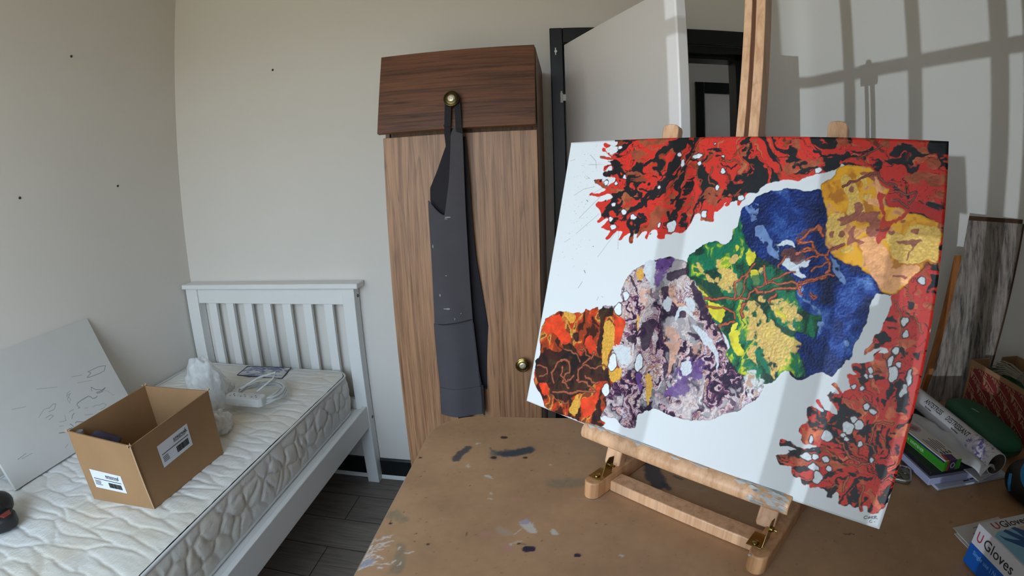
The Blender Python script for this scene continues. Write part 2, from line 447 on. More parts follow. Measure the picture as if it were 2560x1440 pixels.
def quilt_height(s, t, elong=1.0, cell=.085):
    """pillowed quilting: distance to wandering seams of irregular cells"""
    s2 = s + .03 * (fbm(s * 9, t * 9, 3, 5) - .5) * 2; t2 = t + .03 * (fbm(s * 9 + 31, t * 9, 3, 9) - .5) * 2
    s2 = s2 / (cell * elong); t2 = t2 / cell
    si = np.floor(s2).astype(np.int64); ti = np.floor(t2).astype(np.int64)
    d1 = np.full(s2.shape, 9.); d2 = np.full(s2.shape, 9.)
    for a in (-1, 0, 1):
        for b_ in (-1, 0, 1):
            ca = si + a; cb = ti + b_
            px = ca + .5 + .42 * (2 * vnoise(ca + .0, cb + .0, 77) - 1) + .5 * (cb % 2); py = cb + .5 + .35 * (2 * vnoise(ca + .0, cb + .0, 91) - 1)
            d = np.hypot(s2 - px, t2 - py)
            nd2 = np.minimum(np.maximum(d, d1), d2); d1 = np.minimum(d, d1); d2 = nd2
    e = d2 - d1
    return 1 - np.exp(-e * 7)


# mattress: a real quilted surface, closed all round
MX0, MX1, MY0, MY1, MZ0, MZ1 = -1.895, -0.995, .11, 1.995, .415, .612
matt = thing('mattress', ((MX0 + MX1) / 2, 1.05, MZ0), 'white quilted single mattress with piped edges lying on the white bed', 'mattress')
def rounded_rect(x0, y0, x1, y1, r, step):
    out = []
    def seg(ax, ay, bx2, by2):
        n = max(1, int(math.hypot(bx2 - ax, by2 - ay) / step))
        for i in range(n): out.append((ax + (bx2 - ax) * i / n, ay + (by2 - ay) * i / n))
    def arc(cx2, cy2, a0):
        n = 8
        for i in range(n): a = a0 + math.pi / 2 * i / n; out.append((cx2 + r * math.cos(a), cy2 + r * math.sin(a)))
    seg(x0 + r, y0, x1 - r, y0); arc(x1 - r, y0 + r, -math.pi / 2); seg(x1, y0 + r, x1, y1 - r); arc(x1 - r, y1 - r, 0)
    seg(x1 - r, y1, x0 + r, y1); arc(x0 + r, y1 - r, math.pi / 2); seg(x0, y1 - r, x0, y0 + r); arc(x0 + r, y0 + r, math.pi)
    return out


def grid_mesh(name, P, m, parent, wrap_u=False, cols=None, smooth=True):
    """P: (nu, nv, 3) array of world points"""
    nu, nv = P.shape[:2]
    base = np.zeros(3)
    if parent is not None:
        p = parent
        while p is not None: base += np.array(p.location); p = p.parent
    V = (P - base).reshape(-1, 3)
    iu = np.arange(nu if wrap_u else nu - 1); jv = np.arange(nv - 1)
    I, J = np.meshgrid(iu, jv, indexing='ij'); I2 = (I + 1) % nu
    F = np.stack([I * nv + J, I2 * nv + J, I2 * nv + J + 1, I * nv + J + 1], -1).reshape(-1, 4)
    me = bpy.data.meshes.new(name)
    me.vertices.add(len(V)); me.vertices.foreach_set('co', V.astype(np.float32).ravel())
    me.loops.add(F.size); me.loops.foreach_set('vertex_index', F.ravel().astype(np.int32))
    me.polygons.add(len(F)); me.polygons.foreach_set('loop_start', np.arange(0, F.size, 4, dtype=np.int32)); me.polygons.foreach_set('loop_total', np.full(len(F), 4, dtype=np.int32))
    me.update(calc_edges=True); me.validate()
    if smooth: me.polygons.foreach_set('use_smooth', [True] * len(me.polygons))
    if cols is not None:
        at = me.color_attributes.new('pigment', 'FLOAT_COLOR', 'POINT')
        at.data.foreach_set('color', cols.astype(np.float32).reshape(-1))
    me.materials.append(m)
    o = bpy.data.objects.new(name, me); COL.objects.link(o)
    if parent is not None: o.parent = parent
    return o


# top panel
nx, ny = 190, 400
S, Tm = np.meshgrid(np.linspace(0, 1, nx), np.linspace(0, 1, ny), indexing='ij')
X = MX0 + .004 + S * (MX1 - MX0 - .008); Y = MY0 + .004 + Tm * (MY1 - MY0 - .008)
rc = .07
for (qx, qy) in ((MX0, MY0), (MX1, MY0), (MX1, MY1), (MX0, MY1)):     # pull the corners round
    ccx = qx + rc * (1 if qx == MX0 else -1); ccy = qy + rc * (1 if qy == MY0 else -1)
    inc = ((X - ccx) * (qx - ccx) > 0) & ((Y - ccy) * (qy - ccy) > 0)
    d = np.maximum(abs(X - ccx), abs(Y - ccy)); r_ = np.hypot(X - ccx, Y - ccy) + 1e-9
    X = np.where(inc, ccx + (X - ccx) / r_ * d, X); Y = np.where(inc, ccy + (Y - ccy) / r_ * d, Y)
edge = np.minimum.reduce([X - MX0, MX1 - X, Y - MY0, MY1 - Y]); puff = 1 - np.exp(-np.clip(edge, 0, 1) / .03)
qh = quilt_height(X, Y, 4.2, .052)
Z = MZ1 - .012 + puff * (.008 + .0045 * qh) + .005 * fbm(X * 6, Y * 6, 3, 3) + .0022 * fbm(X * 22, Y * 60, 3, 13)
grid_mesh('mattress_top', np.stack([X, Y, Z], -1), QUILT, matt)
per = rounded_rect(MX0, MY0, MX1, MY1, .07, .007)
pc = np.array(per); n_p = len(per); nz = 30
arc_ = np.cumsum(np.r_[0, np.hypot(*(np.diff(np.r_[pc, pc[:1]], axis=0).T))])[:-1]
nrm = np.roll(pc, -1, 0) - np.roll(pc, 1, 0); nrm = np.stack([nrm[:, 1], -nrm[:, 0]], 1); nrm /= np.linalg.norm(nrm, axis=1)[:, None]
A_, Zs = np.meshgrid(arc_, np.linspace(0, 1, nz), indexing='ij')
hh = quilt_height(A_, Zs * .2 + 3, .95, .075)
prof = np.sin(np.pi * np.clip(Zs, 0, 1)) ** .5
out_ = (.008 + .0085 * hh + .003 * fbm(A_ * 55, Zs * 5, 3, 19)) * prof
Pm = np.stack([pc[:, 0][:, None] + nrm[:, 0][:, None] * out_, pc[:, 1][:, None] + nrm[:, 1][:, None] * out_, MZ0 + .006 + Zs * (MZ1 - MZ0 - .016)], -1)
grid_mesh('mattress_border', Pm, QUILT, matt, wrap_u=True)
PIPE = plain('piping_tape', srgb(214, 213, 211), .7, var=.04, scale=90, bmp=.3, bscale=600)
for z in (MZ1 - .009, MZ0 + .010):
    b = B(); R = []
    for (px, py), (a, c) in zip(per, nrm):
        R.append([Vector((px + a * .005 * (1 + math.cos(q)), py + c * .005 * (1 + math.cos(q)), z + .0055 * math.sin(q))) for q in [2 * math.pi * k / 8 for k in range(8)]])
    b.rings(R + [R[0]], caps=False); obj('piping', b, PIPE, matt, smooth=True)
obj('mattress_underside', B().prism(per, lambda x, y, d: (x, y, d), MZ0 + .002, MZ0 + .010), PIPE, matt)


def label_mat():
    m, t, p = nodes('printed_satin_label')
    n = noise(t, 9, 5, .6, coords(t, (1, 2.2, 1)), 1.5)
    t.links.new(ramp(t, n.outputs[0], [(.30, srgb(78, 92, 136)), (.45, srgb(116, 128, 164)), (.48, srgb(200, 198, 204)), (.7, srgb(222, 220, 220))]), p.inputs['Base Color'])
    p.inputs['Roughness'].default_value = .35
    return m
def flat_patch(poly, z0_, z1_): return B().prism(poly, lambda x, y, d: (x, y, d), z0_, z1_)
lq = [(-1.269, 1.851), (-1.296, 1.985), (-1.541, 1.965), (-1.525, 1.852)]
zt = MZ1 + .0045
lp = obj('label_patch', flat_patch(lq, zt, zt + .001), label_mat(), matt, label='blue and white satin label with dark edge')
navy = plain('navy_binding', (.015, .018, .04), .6)
b = B()
for i in range(4):
    a = Vector((*lq[i], zt + .0012)); c = Vector((*lq[(i + 1) % 4], zt + .0012)); b.tube([a, c], .0018, 6)
obj('label_edge', b, navy, lp)
b = B(); rr = [(-1.385 + .022 * math.cos(a), 1.885 + .012 * math.sin(a), zt + .0015) for a in [k * math.pi / 8 for k in range(17)]]
b.tube(rr, .0012, 5, caps=False)
for k in range(7): b.tube([(-1.42 + k * .013, 1.935, zt + .0015), (-1.414 + k * .013, 1.943 - .004 * (k % 2), zt + .0015)], .0013, 5)
obj('label_print', b, plain('label_white', srgb(210, 205, 210), .5), lp)

# ---- text helper
def text_mesh(txt, size, frame, depth=.0004, spacing=1.0, shear=0, bend=None, xs=1.0):
    cu = bpy.data.curves.new('lettering', 'FONT'); cu.body = txt; cu.size = size; cu.space_character = spacing; cu.shear = shear; cu.resolution_u = 3
    cu.extrude = depth / 2
    o = bpy.data.objects.new('tmp', cu); COL.objects.link(o)
    dg = bpy.context.evaluated_depsgraph_get(); me = bpy.data.meshes.new_from_object(o.evaluated_get(dg))
    bpy.data.objects.remove(o); bpy.data.curves.remove(cu)
    bb = B(); bb.bm.from_mesh(me); bpy.data.meshes.remove(me)
    for v in bb.bm.verts: v.co = frame(v.co.x * xs, v.co.y, v.co.z + depth / 2)
    return bb
def merge(bs):
    out = B()
    for b_ in bs:
        me = bpy.data.meshes.new('t'); b_.bm.to_mesh(me); b_.bm.free(); out.bm.from_mesh(me); bpy.data.meshes.remove(me)
    return out
INK = plain('printed_ink', (.02, .02, .022), .6)

# ------------------------------------------------------------------ cardboard box on the mattress
CARD = plain('brown_cardboard', srgb(152, 117, 82), .8, var=.06, scale=7, bmp=.12, bscale=90, spec=.25)
CARDE = plain('torn_cardboard_edge', srgb(186, 156, 124), .9)
zb = MZ1 + .0085
bb = [Vector((-1.143, .859, zb)), Vector((-1.386, .829, zb)), Vector((-1.398, 1.190, zb)), Vector((-1.128, 1.204, zb))]
bt = [Vector((-1.119, .832, .842)), Vector((-1.412, .836, .842)), Vector((-1.424, 1.196, .842)), Vector((-1.138, 1.215, .842))]
cb = thing('cardboard_box', (-1.27, 1.02, zb), 'open brown cardboard box with two white address labels on the mattress', 'box')
def panel(name, a, b2, c, d, th, m, parent):
    n = (b2 - a).cross(d - a).normalized() * th
    bl_ = lambda s, t: a.lerp(b2, s).lerp(d.lerp(c, s), t)
    b_ = B(); b_.grid(bl_, 10, 10); b_.grid(lambda s, t: bl_(s, t) + n, 10, 10)
    for q0, q1 in ((a, b2), (b2, c), (c, d), (d, a)): b_.grid(lambda s, t: q0.lerp(q1, s) + n * t, 10, 1)
    bmesh.ops.remove_doubles(b_.bm, verts=b_.bm.verts[:], dist=1e-5)
    return obj(name, b_, m, parent)
for k in range(4):
    j = (k + 1) % 4
    pn = panel('side_panel', bb[k], bb[j], bt[j], bt[k], .004, CARD, cb)
panel('base_panel', bb[0] + Vector((0, 0, .001)), bb[1] + Vector((0, 0, .001)), bb[2] + Vector((0, 0, .001)), bb[3] + Vector((0, 0, .001)), .004, CARD, cb)
for k in range(4):
    b = B()
    for q in range(5):
        a = bt[k] + Vector((random.uniform(-.006, .006), random.uniform(-.006, .006), random.uniform(-.004, .004)))
        b.tube([a, a + Vector((random.uniform(-.008, .008), random.uniform(-.008, .008), random.uniform(.0, .008)))], [.003, .0008], 5)
    obj('torn_corner', b, CARDE, cb)
b = B()
for k in (0,):
    b.tube([bb[k].lerp(bt[k], t_) + Vector((.0015, -.0015, 0)) for t_ in (0, .3, .7, 1)], .0022, 6)
obj('torn_edge', b, CARDE, cb)
LBL = plain('white_label_paper', srgb(212, 214, 220), .6, var=.02)
def address_label(fr_, W, H, parent):
    lb = obj('address_label', B().grid(lambda s, t: fr_((s - .5) * W, (t - .5) * H, .0002), 10, 6), LBL, parent, label='white printed address label')
    f2 = lambda x, y, d: fr_(x, y, d + .0008)
    bs = [text_mesh('RPREMAIL', H * .17, lambda x, y, d: f2(x - W * .02, y + H * .22, d), xs=1.15)]
    g = B()
    for (a, c_, e_, f_) in ((-.02, .19, .36, .175), (.36, .175, .40, .42)):
        g.tube([f2(a * W, c_ * H, 0), f2(e_ * W, f_ * H, 0)], .0008, 4)
    g.tube([f2(-.44 * W, .04 * H, 0), f2(.44 * W, .04 * H, 0)], .0011, 4)
    for q in range(4): g.tube([f2(-.44 * W, (-.08 - q * .07) * H, 0), f2((-.44 + random.uniform(.16, .25)) * W, (-.08 - q * .07) * H, 0)], .0009, 4)
    rnd = random.Random(5); x = .0
    while x < .40:
        wd = rnd.choice((.006, .012, .018)); g.prism([(x * W, -.34 * H), ((x + wd) * W, -.34 * H), ((x + wd) * W, -.07 * H), (x * W, -.07 * H)], f2, 0, .0004); x += wd + rnd.choice((.006, .010))
    bs.append(g)
    obj('label_print', merge(bs), INK, lb)
def label_frame(k, sc_, tc_, rot=0):
    j = (k + 1) % 4
    lo = bb[k].lerp(bb[j], sc_); hi = bt[k].lerp(bt[j], sc_); O_ = lo.lerp(hi, tc_)
    ux_ = (bb[j] - bb[k]).normalized(); up_ = (hi - lo).normalized(); nn = ux_.cross(up_).normalized()
    if (O_ - (bb[0] + bb[2]) / 2).dot(nn) < 0: nn = -nn
    X_ = up_.cross(nn).normalized(); Y_ = nn.cross(X_)
    cR, sR = math.cos(rot), math.sin(rot)
    X2 = X_ * cR + Y_ * sR; Y2 = Y_ * cR - X_ * sR
    W_, H_ = (bb[j] - bb[k]).length, (hi - lo).length
    def F_(x, y, d):
        x2 = x * cR - y * sR; y2 = x * sR + y * cR
        s_ = sc_ + x2 / W_ * (1 if X_.dot(ux_) > 0 else -1); t_ = tc_ + y2 / H_
        return bb[k].lerp(bb[j], s_).lerp(bt[k].lerp(bt[j], s_), t_) + nn * (d + .0006)
    return F_
address_label(label_frame(0, .60, .335, -.02), .125, .062, cb)
address_label(label_frame(3, .56, .60, .02), .135, .075, cb)
# things inside the box
b = B(); b.lathe([(0, 0), (.019, 0), (.020, .13), (.020, .17), (.012, .19), (.012, .205)], (-1.396, .862, zb + .006), (.0, .02, 1), 20)
fin = finish(obj('plastic_bottle', b, plain('cloudy_plastic', srgb(150, 156, 162), .3, alpha=.75), smooth='auto'), None, 'small cloudy plastic bottle standing inside the cardboard box', 'bottle')
b = B(); b.grid(lambda s, t: Vector((-1.36 + .09 * s, .862 + .06 * t, .80 + .022 * math.sin(3 * s + 1) * math.sin(math.pi * t) + .02 * s * (1 - s))), 12, 8)
b.grid(lambda s, t: Vector((-1.36 + .09 * s, .862, zb + .006 + (.80 - zb - .006) * t)), 12, 4)
finish(obj('dark_cloth', b, plain('dark_purple_cloth', srgb(62, 52, 70), .9, bmp=.3), smooth=True, solid=.003), None, 'dark purple folded cloth tucked inside the cardboard box', 'cloth')

# leaning unfinished canvas
BL = Vector((-1.716, .75, MZ1 + .0105)); Uc = Vector((0, 1, 0)); Vc = Vector((-.197, 0, .398)).normalized(); Nc = Uc.cross(Vc).normalized()
mc = thing('marbled_canvas', (BL.x, BL.y + .31, BL.z), 'large white canvas with faint grey pencil lines leaning on the left wall', 'canvas')

# colour raster
class Raster:
    def __init__(s, X, Y, base):
        s.X, s.Y = X, Y; s.C = np.ones(X.shape + (4,)); s.C[..., :3] = base; s.C[..., 3] = 0
    def mix(s, m, col, metal=None, sel=None):
        m = m[..., None] if m.ndim == s.X.ndim else m
        tgt = s.C if sel is None else s.C[sel]
        new = tgt[..., :3] * (1 - m) + np.asarray(col) * m
        if sel is None: s.C[..., :3] = new
        else: s.C[sel + (slice(0, 3),)] = new
        if metal is not None:
            if sel is None: s.C[..., 3] = s.C[..., 3] * (1 - m[..., 0]) + metal * m[..., 0]
            else: s.C[sel + (3,)] = s.C[sel + (3,)] * (1 - m[..., 0]) + metal * m[..., 0]
    def win(s, x0, x1, y0, y1):
        if not hasattr(s, 'XR'): s.XR, s.YR = s.X[:, 0].copy(), s.Y[0, :].copy()
        xs = s.XR; ys = s.YR
        i0, i1 = np.searchsorted(xs, [x0, x1]); j0, j1 = np.searchsorted(ys, [y0, y1])
        return (slice(max(i0 - 1, 0), i1 + 1), slice(max(j0 - 1, 0), j1 + 1))
    def stroke(s, pts, w, col, soft=1., metal=None, taper=False):
        p = np.array(pts, float); pad = w + soft * 2 + 6
        sel = s.win(p[:, 0].min() - pad, p[:, 0].max() + pad, p[:, 1].min() - pad, p[:, 1].max() + pad)
        X_, Y_ = s.X[sel], s.Y[sel]
        if X_.size == 0: return
        dmin = np.full(X_.shape, 1e9); n = max(1, len(p) - 1)
        for k in range(len(p) - 1):
            a, c = p[k], p[k + 1]; d = c - a; l2 = d @ d + 1e-9
            t = np.clip(((X_ - a[0]) * d[0] + (Y_ - a[1]) * d[1]) / l2, 0, 1)
            dd = np.hypot(X_ - a[0] - t * d[0], Y_ - a[1] - t * d[1])
            dmin = np.minimum(dmin, dd)
        m = np.clip((w / 2 - dmin) / soft + .5, 0, 1)
        s.mix(m, col, metal, sel)
    def inside(s, pts, wob=None, soft=1.):
        p = np.array(pts, float)
        sel = s.win(p[:, 0].min() - 6, p[:, 0].max() + 6, p[:, 1].min() - 6, p[:, 1].max() + 6)
        X_, Y_ = s.X[sel], s.Y[sel]
        if wob is not None: X_ = X_ + wob[0][sel]; Y_ = Y_ + wob[1][sel]
        ins = np.zeros(X_.shape, bool); dm = np.full(X_.shape, 1e9)
        for k in range(len(p)):
            x1, y1 = p[k]; x2, y2 = p[(k + 1) % len(p)]
            if y1 != y2:
                c = ((y1 > Y_) != (y2 > Y_)) & (X_ < (x2 - x1) * (Y_ - y1) / (y2 - y1) + x1); ins ^= c
            dx_, dy_ = x2 - x1, y2 - y1; l2 = dx_ * dx_ + dy_ * dy_ + 1e-9
            t = np.clip(((X_ - x1) * dx_ + (Y_ - y1) * dy_) / l2, 0, 1)
            dm = np.minimum(dm, np.hypot(X_ - x1 - t * dx_, Y_ - y1 - t * dy_))
        sd = np.where(ins, dm, -dm)
        return sel, np.clip(sd / soft + .5, 0, 1), sd


PENCIL = [(1.6,[(483,224),(511,234),(500,243),(557,243),(592,235),(574,218),(540,217),(487,222)]),(1,[(420,252),(467,242)]),(0.8,[(432,221),(499,206)]),(1.8,[(478,183),(488,171),(492,166),(508,159),(517,153),(538,156),(524,151),(516,151),(488,155),(489,150),(519,147)]),(1.5,[(478,183),(472,168)]),(2,[(387,153),(413,156),(446,157),(454,150),(458,141),(471,138),(483,141)]),(1.6,[(387,153),(379,147),(386,134),(377,135)]),(1,[(386,207),(367,203),(359,194),(367,185),(367,175),(360,172)]),(1,[(437,112),(453,113),(469,106),(489,106),(500,95),(484,88),(463,90)]),(1.2,[(336,139),(358,139)]),(1,[(402,123),(417,119)]),(1.8,[(331,112),(340,122),(351,125)]),(1,[(388,102),(401,95),(423,89)]),(2,[(334,92),(343,93),(366,81)]),(2,[(312,98),(317,91),(319,84)]),(2.4,[(253,89),(274,82),(294,84),(311,82)]),(1,[(277,123),(302,116),(308,118)]),(1,[(311,136),(309,129),(303,118)]),(0.8,[(268,110),(284,104)]),(0.8,[(526,146),(541,138),(552,115),(559,113)]),(1,[(244,33),(251,36),(261,39)]),(1.2,[(266,184),(291,192),(302,187),(283,172),(260,174)]),(1.2,[(236,160),(261,161),(268,153),(243,148)]),(0.9,[(211,172),(245,189),(268,187)]),(0.8,[(260,267),(342,241)]),(1.3,[(62,82),(100,86)]),(1,[(76,77),(120,76)]),(1,[(364,196),(380,198),(355,183),(358,164)]),(0.8,[(135,240),(190,227)])]

xs_ = np.linspace(0, .62, 420); ys_ = np.linspace(0, .445, 300)
Xg, Yg = np.meshgrid(xs_ * 1000, ys_ * 1000, indexing='ij')
rs = Raster(Xg, Yg, srgb(196, 194, 190))
rs.mix(np.clip((fbm(Xg / 60, Yg / 60, 4, 4) - .5) * 2, 0, 1) * .25, srgb(182, 180, 176))
for wd, pp in PENCIL: rs.stroke(pp, wd * 1.1, (.10, .10, .10), 1.5)
P3 = np.array(BL) + Xg[..., None] / 1000 * np.array(Uc) + Yg[..., None] / 1000 * np.array(Vc)
grid_mesh('painted_face', P3, painted('pencil_canvas', .85, .3, 900), mc, cols=rs.C, smooth=False)
b = B(); b.prism([(0, 0), (.62, 0), (.62, .445), (0, .445)], lambda x, y, d: BL + Uc * x + Vc * y - Nc * d * (1 if Nc.x > 0 else -1), .0005, .018)
obj('stretcher', b, plain('canvas_edge', srgb(190, 188, 183), .85), mc)

# ------------------------------------------------------------------ wrapping, extension lead, drill on the mattress
def frost():
    m, t, p = nodes('frosted_plastic_film')
    p.inputs['Base Color'].default_value = (.82, .83, .84, 1); p.inputs['Roughness'].default_value = .35; p.inputs['Alpha'].default_value = .62
    bump(t, p, noise(t, 30, 4, .6, coords(t), 1.0).outputs[0], .5, .004)
    n = noise(t, 14, 3, .6, coords(t), 1)
    t.links.new(ramp(t, n.outputs[0], [(.3, (.38,) * 3), (.7, (.80,) * 3)]), p.inputs['Alpha'])
    return m
def crumple(c, rad, amp, seed, nu=40, nv=28, squash=None):
    rnd = np.random.RandomState(seed); K = rnd.normal(size=(14, 3)) * 3.2; ph = rnd.uniform(0, 6.28, 14)
    def f(u, v):
        th = 2 * math.pi * u; ph_ = math.pi * v
        d = np.array([math.sin(ph_) * math.cos(th), math.sin(ph_) * math.sin(th), math.cos(ph_)])
        a = sum(abs(math.sin(k @ d + q)) for k, q in zip(K, ph)) / 14
        r = 1 + amp * (a - .6) * 2
        p = np.array(c) + d * np.array(rad) * r
        p[2] = max(p[2], zb + .001)
        return Vector(p)
    return B().grid(f, nu, nv)
finish(obj('plastic_bag', merge([crumple((-1.41, 1.50, .715), (.085, .06, .115), .45, 3), crumple((-1.25, 1.345, .64), (.05, .06, .045), .6, 8), crumple((-1.46, 1.60, .665), (.08, .07, .055), .7, 12)]), frost(), smooth=True), None, 'crumpled frosted white plastic bag on the mattress behind the cardboard box', 'bag')
ext = thing('extension_lead', (-1.24, 1.58, zb), 'white four-way extension lead with coiled cable in clear wrap on the mattress', 'extension lead')
PLAS = plain('white_plastic', srgb(205, 207, 206), .35, var=.02)
c0 = Vector((-1.335, 1.525, zb + .022)); ex = Vector((.155, .008, .0)).normalized(); ey = Vector((-ex.y, ex.x, 0))
Fs = lambda x, y, d: c0 + ex * x + ey * y + Vector((0, 0, d))
sp_ = [(.012, -.03), (.168, -.03), (.180, -.018), (.180, .018), (.168, .03), (.012, .03), (0, .018), (0, -.018)]
sb = obj('socket_block', B().prism(sp_, Fs, 0, .034), PLAS, ext, bevel=.004)
b = B()
for i in range(3):
    for (a, c_) in ((0, .008), (-.011, -.006), (.011, -.006)):
        x = .035 + i * .052 + a; b.prism([(x - .002, c_ - .0035), (x + .002, c_ - .0035), (x + .002, c_ + .0035), (x - .002, c_ + .0035)], Fs, .0335, .0345)
obj('socket_slots', b, plain('slot_dark', (.03, .03, .03), .6), sb)
b = B(); cc = Vector((-1.235, 1.625, zb + .012)); pt = []
for i in range(170):
    a = i / 24 * 2 * math.pi; r = .108 + .006 * math.sin(i * .7) - .010 * (i / 170)
    pt.append(cc + Vector((r * math.cos(a), r * .95 * math.sin(a), .006 + .026 * (i / 170) + .004 * math.sin(a * 2.3))))
b.tube(pt, .0042, 8); obj('cable', b, PLAS, ext, smooth=True)
b = B(); b.tube([cc + Vector(p) for p in ((-.06, -.05, .05), (-.01, .02, .075), (.05, .07, .085), (.055, .03, .07), (.03, -.06, .05))], .004, 8); obj('cable', b, PLAS, ext, smooth=True)
b = B(); b.grid(lambda s, t: cc + Vector((-.06 + .10 * s, -.055 + .13 * s + .03 * (t - .5), .045 + .02 * math.sin(math.pi * s))), 8, 3)
obj('paper_band', b, plain('cream_paper_band', srgb(206, 203, 192), .6), ext, solid=.001, smooth=True)
m_, t_, p_ = nodes('clear_wrap'); p_.inputs['Base Color'].default_value = (.55, .58, .58, 1); p_.inputs['Roughness'].default_value = .12; p_.inputs['Alpha'].default_value = .13
bump(t_, p_, noise(t_, 25, 3, .6, coords(t_), 1.5).outputs[0], .6, .006)
b = B(); b.grid(lambda s, t: cc + Vector((.135 * math.cos(2 * math.pi * s) * math.sin(math.pi * t * .5), .13 * math.sin(2 * math.pi * s) * math.sin(math.pi * t * .5), .064 * math.cos(math.pi * .5 * t) ** .5 * (1 + .12 * math.sin(9 * s * 6.28)) - .006)), 48, 12)
obj('clear_wrap', b, m_, ext, smooth=True)

dr = thing('cordless_drill', (-1.575, .59, zb), 'black cordless power tool with red battery clip at the mattress corner', 'power tool')
TB = plain('black_tool_plastic', (.010, .010, .011), .45, var=.2, bmp=.1)
b = B()
def blob(c, r, n=20, e=1.0):
    c = Vector(c)
    return B().grid(lambda u, v: c + Vector((r[0] * math.cos(2 * math.pi * u) * math.sin(math.pi * v) ** e, r[1] * math.sin(2 * math.pi * u) * math.sin(math.pi * v) ** e, r[2] * math.cos(math.pi * v))), n, n // 2)
b = merge([blob((-1.605, .615, zb + .048), (.055, .062, .042)), B().tube([(-1.60, .60, zb + .045), (-1.64, .50, zb + .05), (-1.66, .36, zb + .05)], [.035, .032, .04], 16)])
obj('motor_housing', b, TB, dr, smooth=True)
bp = obj('battery_pack', B().prism([(-1.572, .560), (-1.53, .556), (-1.508, .590), (-1.506, .622), (-1.53, .642), (-1.575, .635)], lambda x, y, d: (x, y, d), zb + .002, zb + .048), TB, dr, bevel=.012, seg=4)
obj('release_clip', B().prism([(-1.534, .588), (-1.514, .592), (-1.513, .618), (-1.533, .626)], lambda x, y, d: (x, y, d), zb + .046, zb + .052), plain('red_plastic', srgb(120, 42, 36), .4), bp, bevel=.001, label='dull red clip')

# ------------------------------------------------------------------ wardrobe
WX0, WX1, WY = -.603, -.093, 1.622
WARD = wood('teak_vertical', srgb(172, 126, 90), srgb(126, 86, 58), 'Z', .45, lines=.33)
WARDH = wood('teak_horizontal_shaded', srgb(112, 68, 40), srgb(70, 40, 23), 'X', .42, lines=.38)  # horizontal grain; the flap's dimmer light is put into its darker tone
WARDE = wood('teak_edge', srgb(112, 78, 52), srgb(72, 46, 30), 'Z', .45, lines=.3)
wr = thing('wardrobe', ((WX0 + WX1) / 2, 1.85, 0), 'tall narrow teak-effect wardrobe standing against the back wall', 'wardrobe')
yb = D - .012
bar('side_panel', (WX0 + .002, WY + .018, 0), (WX0 + .018, yb, 1.868), wr, WARDE, .001); bar('side_panel', (WX1 - .016, WY + .018, 0), (WX1, yb, 1.868), wr, WARDE, .001)
bar('top_panel', (WX0 + .018, WY + .018, 1.850), (WX1 - .016, yb, 1.868), wr, WARDE, .001); bar('shelf', (WX0 + .018, WY + .025, 1.592), (WX1 - .016, yb - .01, 1.610), wr, WARDE, .001)
bar('back_panel', (WX0 + .018, yb - .006, .02), (WX1 - .016, yb, 1.85), wr, WARDE, 0); bar('plinth', (WX0 + .018, WY + .04, 0), (WX1 - .016, WY + .055, .07), wr, WARDE, .001)
dl = obj('door', B().box((WX0, WY, .075), (WX1 - .002, WY + .017, 1.5946)), WARD, wr, bevel=.0015)
fl = B(); th = .017
a_ = [(WY + .002, 1.872), (1.567, 1.606)]
dn = Vector((0, a_[0][1] - a_[1][1], -(a_[0][0] - a_[1][0]))).normalized() * -1
f0 = Vector((0, a_[0][0], a_[0][1])); f1 = Vector((0, a_[1][0], a_[1][1])); nb = Vector((0, 1, .0)).normalized(); dd = (f1 - f0).normalized(); nb = Vector((0, -dd.z, dd.y)); nb = nb if nb.y > 0 else -nb
FX0, FX1 = WX0, WX1 - .002
fl.hexa([Vector((FX0, 0, 0)) + f1, Vector((FX1, 0, 0)) + f1, Vector((FX1, 0, 0)) + f1 + nb * th, Vector((FX0, 0, 0)) + f1 + nb * th, Vector((FX0, 0, 0)) + f0, Vector((FX1, 0, 0)) + f0, Vector((FX1, 0, 0)) + f0 + nb * th, Vector((FX0, 0, 0)) + f0 + nb * th])
fd = obj('flap_door', fl, WARDH, wr, bevel=.0015, label='teak-effect top flap with shade in its colour, slightly ajar')
def knob(parent, c, ax, big):
    c = Vector(c); ax = Vector(ax).normalized()
    R = .0262 if big else .0252
    k = obj('knob', B().lathe([(0, 0), (.012, 0), (.010, .006), (.008, .014), (R * .9, .019), (R, .023), (R * .97, .027), (R * .85, .0285), (R * .78, .0265), (R * .72, .0275), (R * .5, .0285), (0, .0285)], c, ax, 40), BRASSD if big else BRASS, parent, smooth='auto')
    obj('knob_rosette', B().lathe([(0, .028), (R * .46, .028), (R * .44, .0300), (R * .2, .0308), (0, .0300)], c, ax, 24), plain('pale_brass', srgb(226, 214, 180), .38, metal=.7, var=.3, scale=300), k, smooth=True, label='pale fluted centre')
knob(fd, (-.352, 1.5855, 1.694), -nb, True)
knob(dl, (-.157, WY - .0, .823), (0, -1, 0), False)

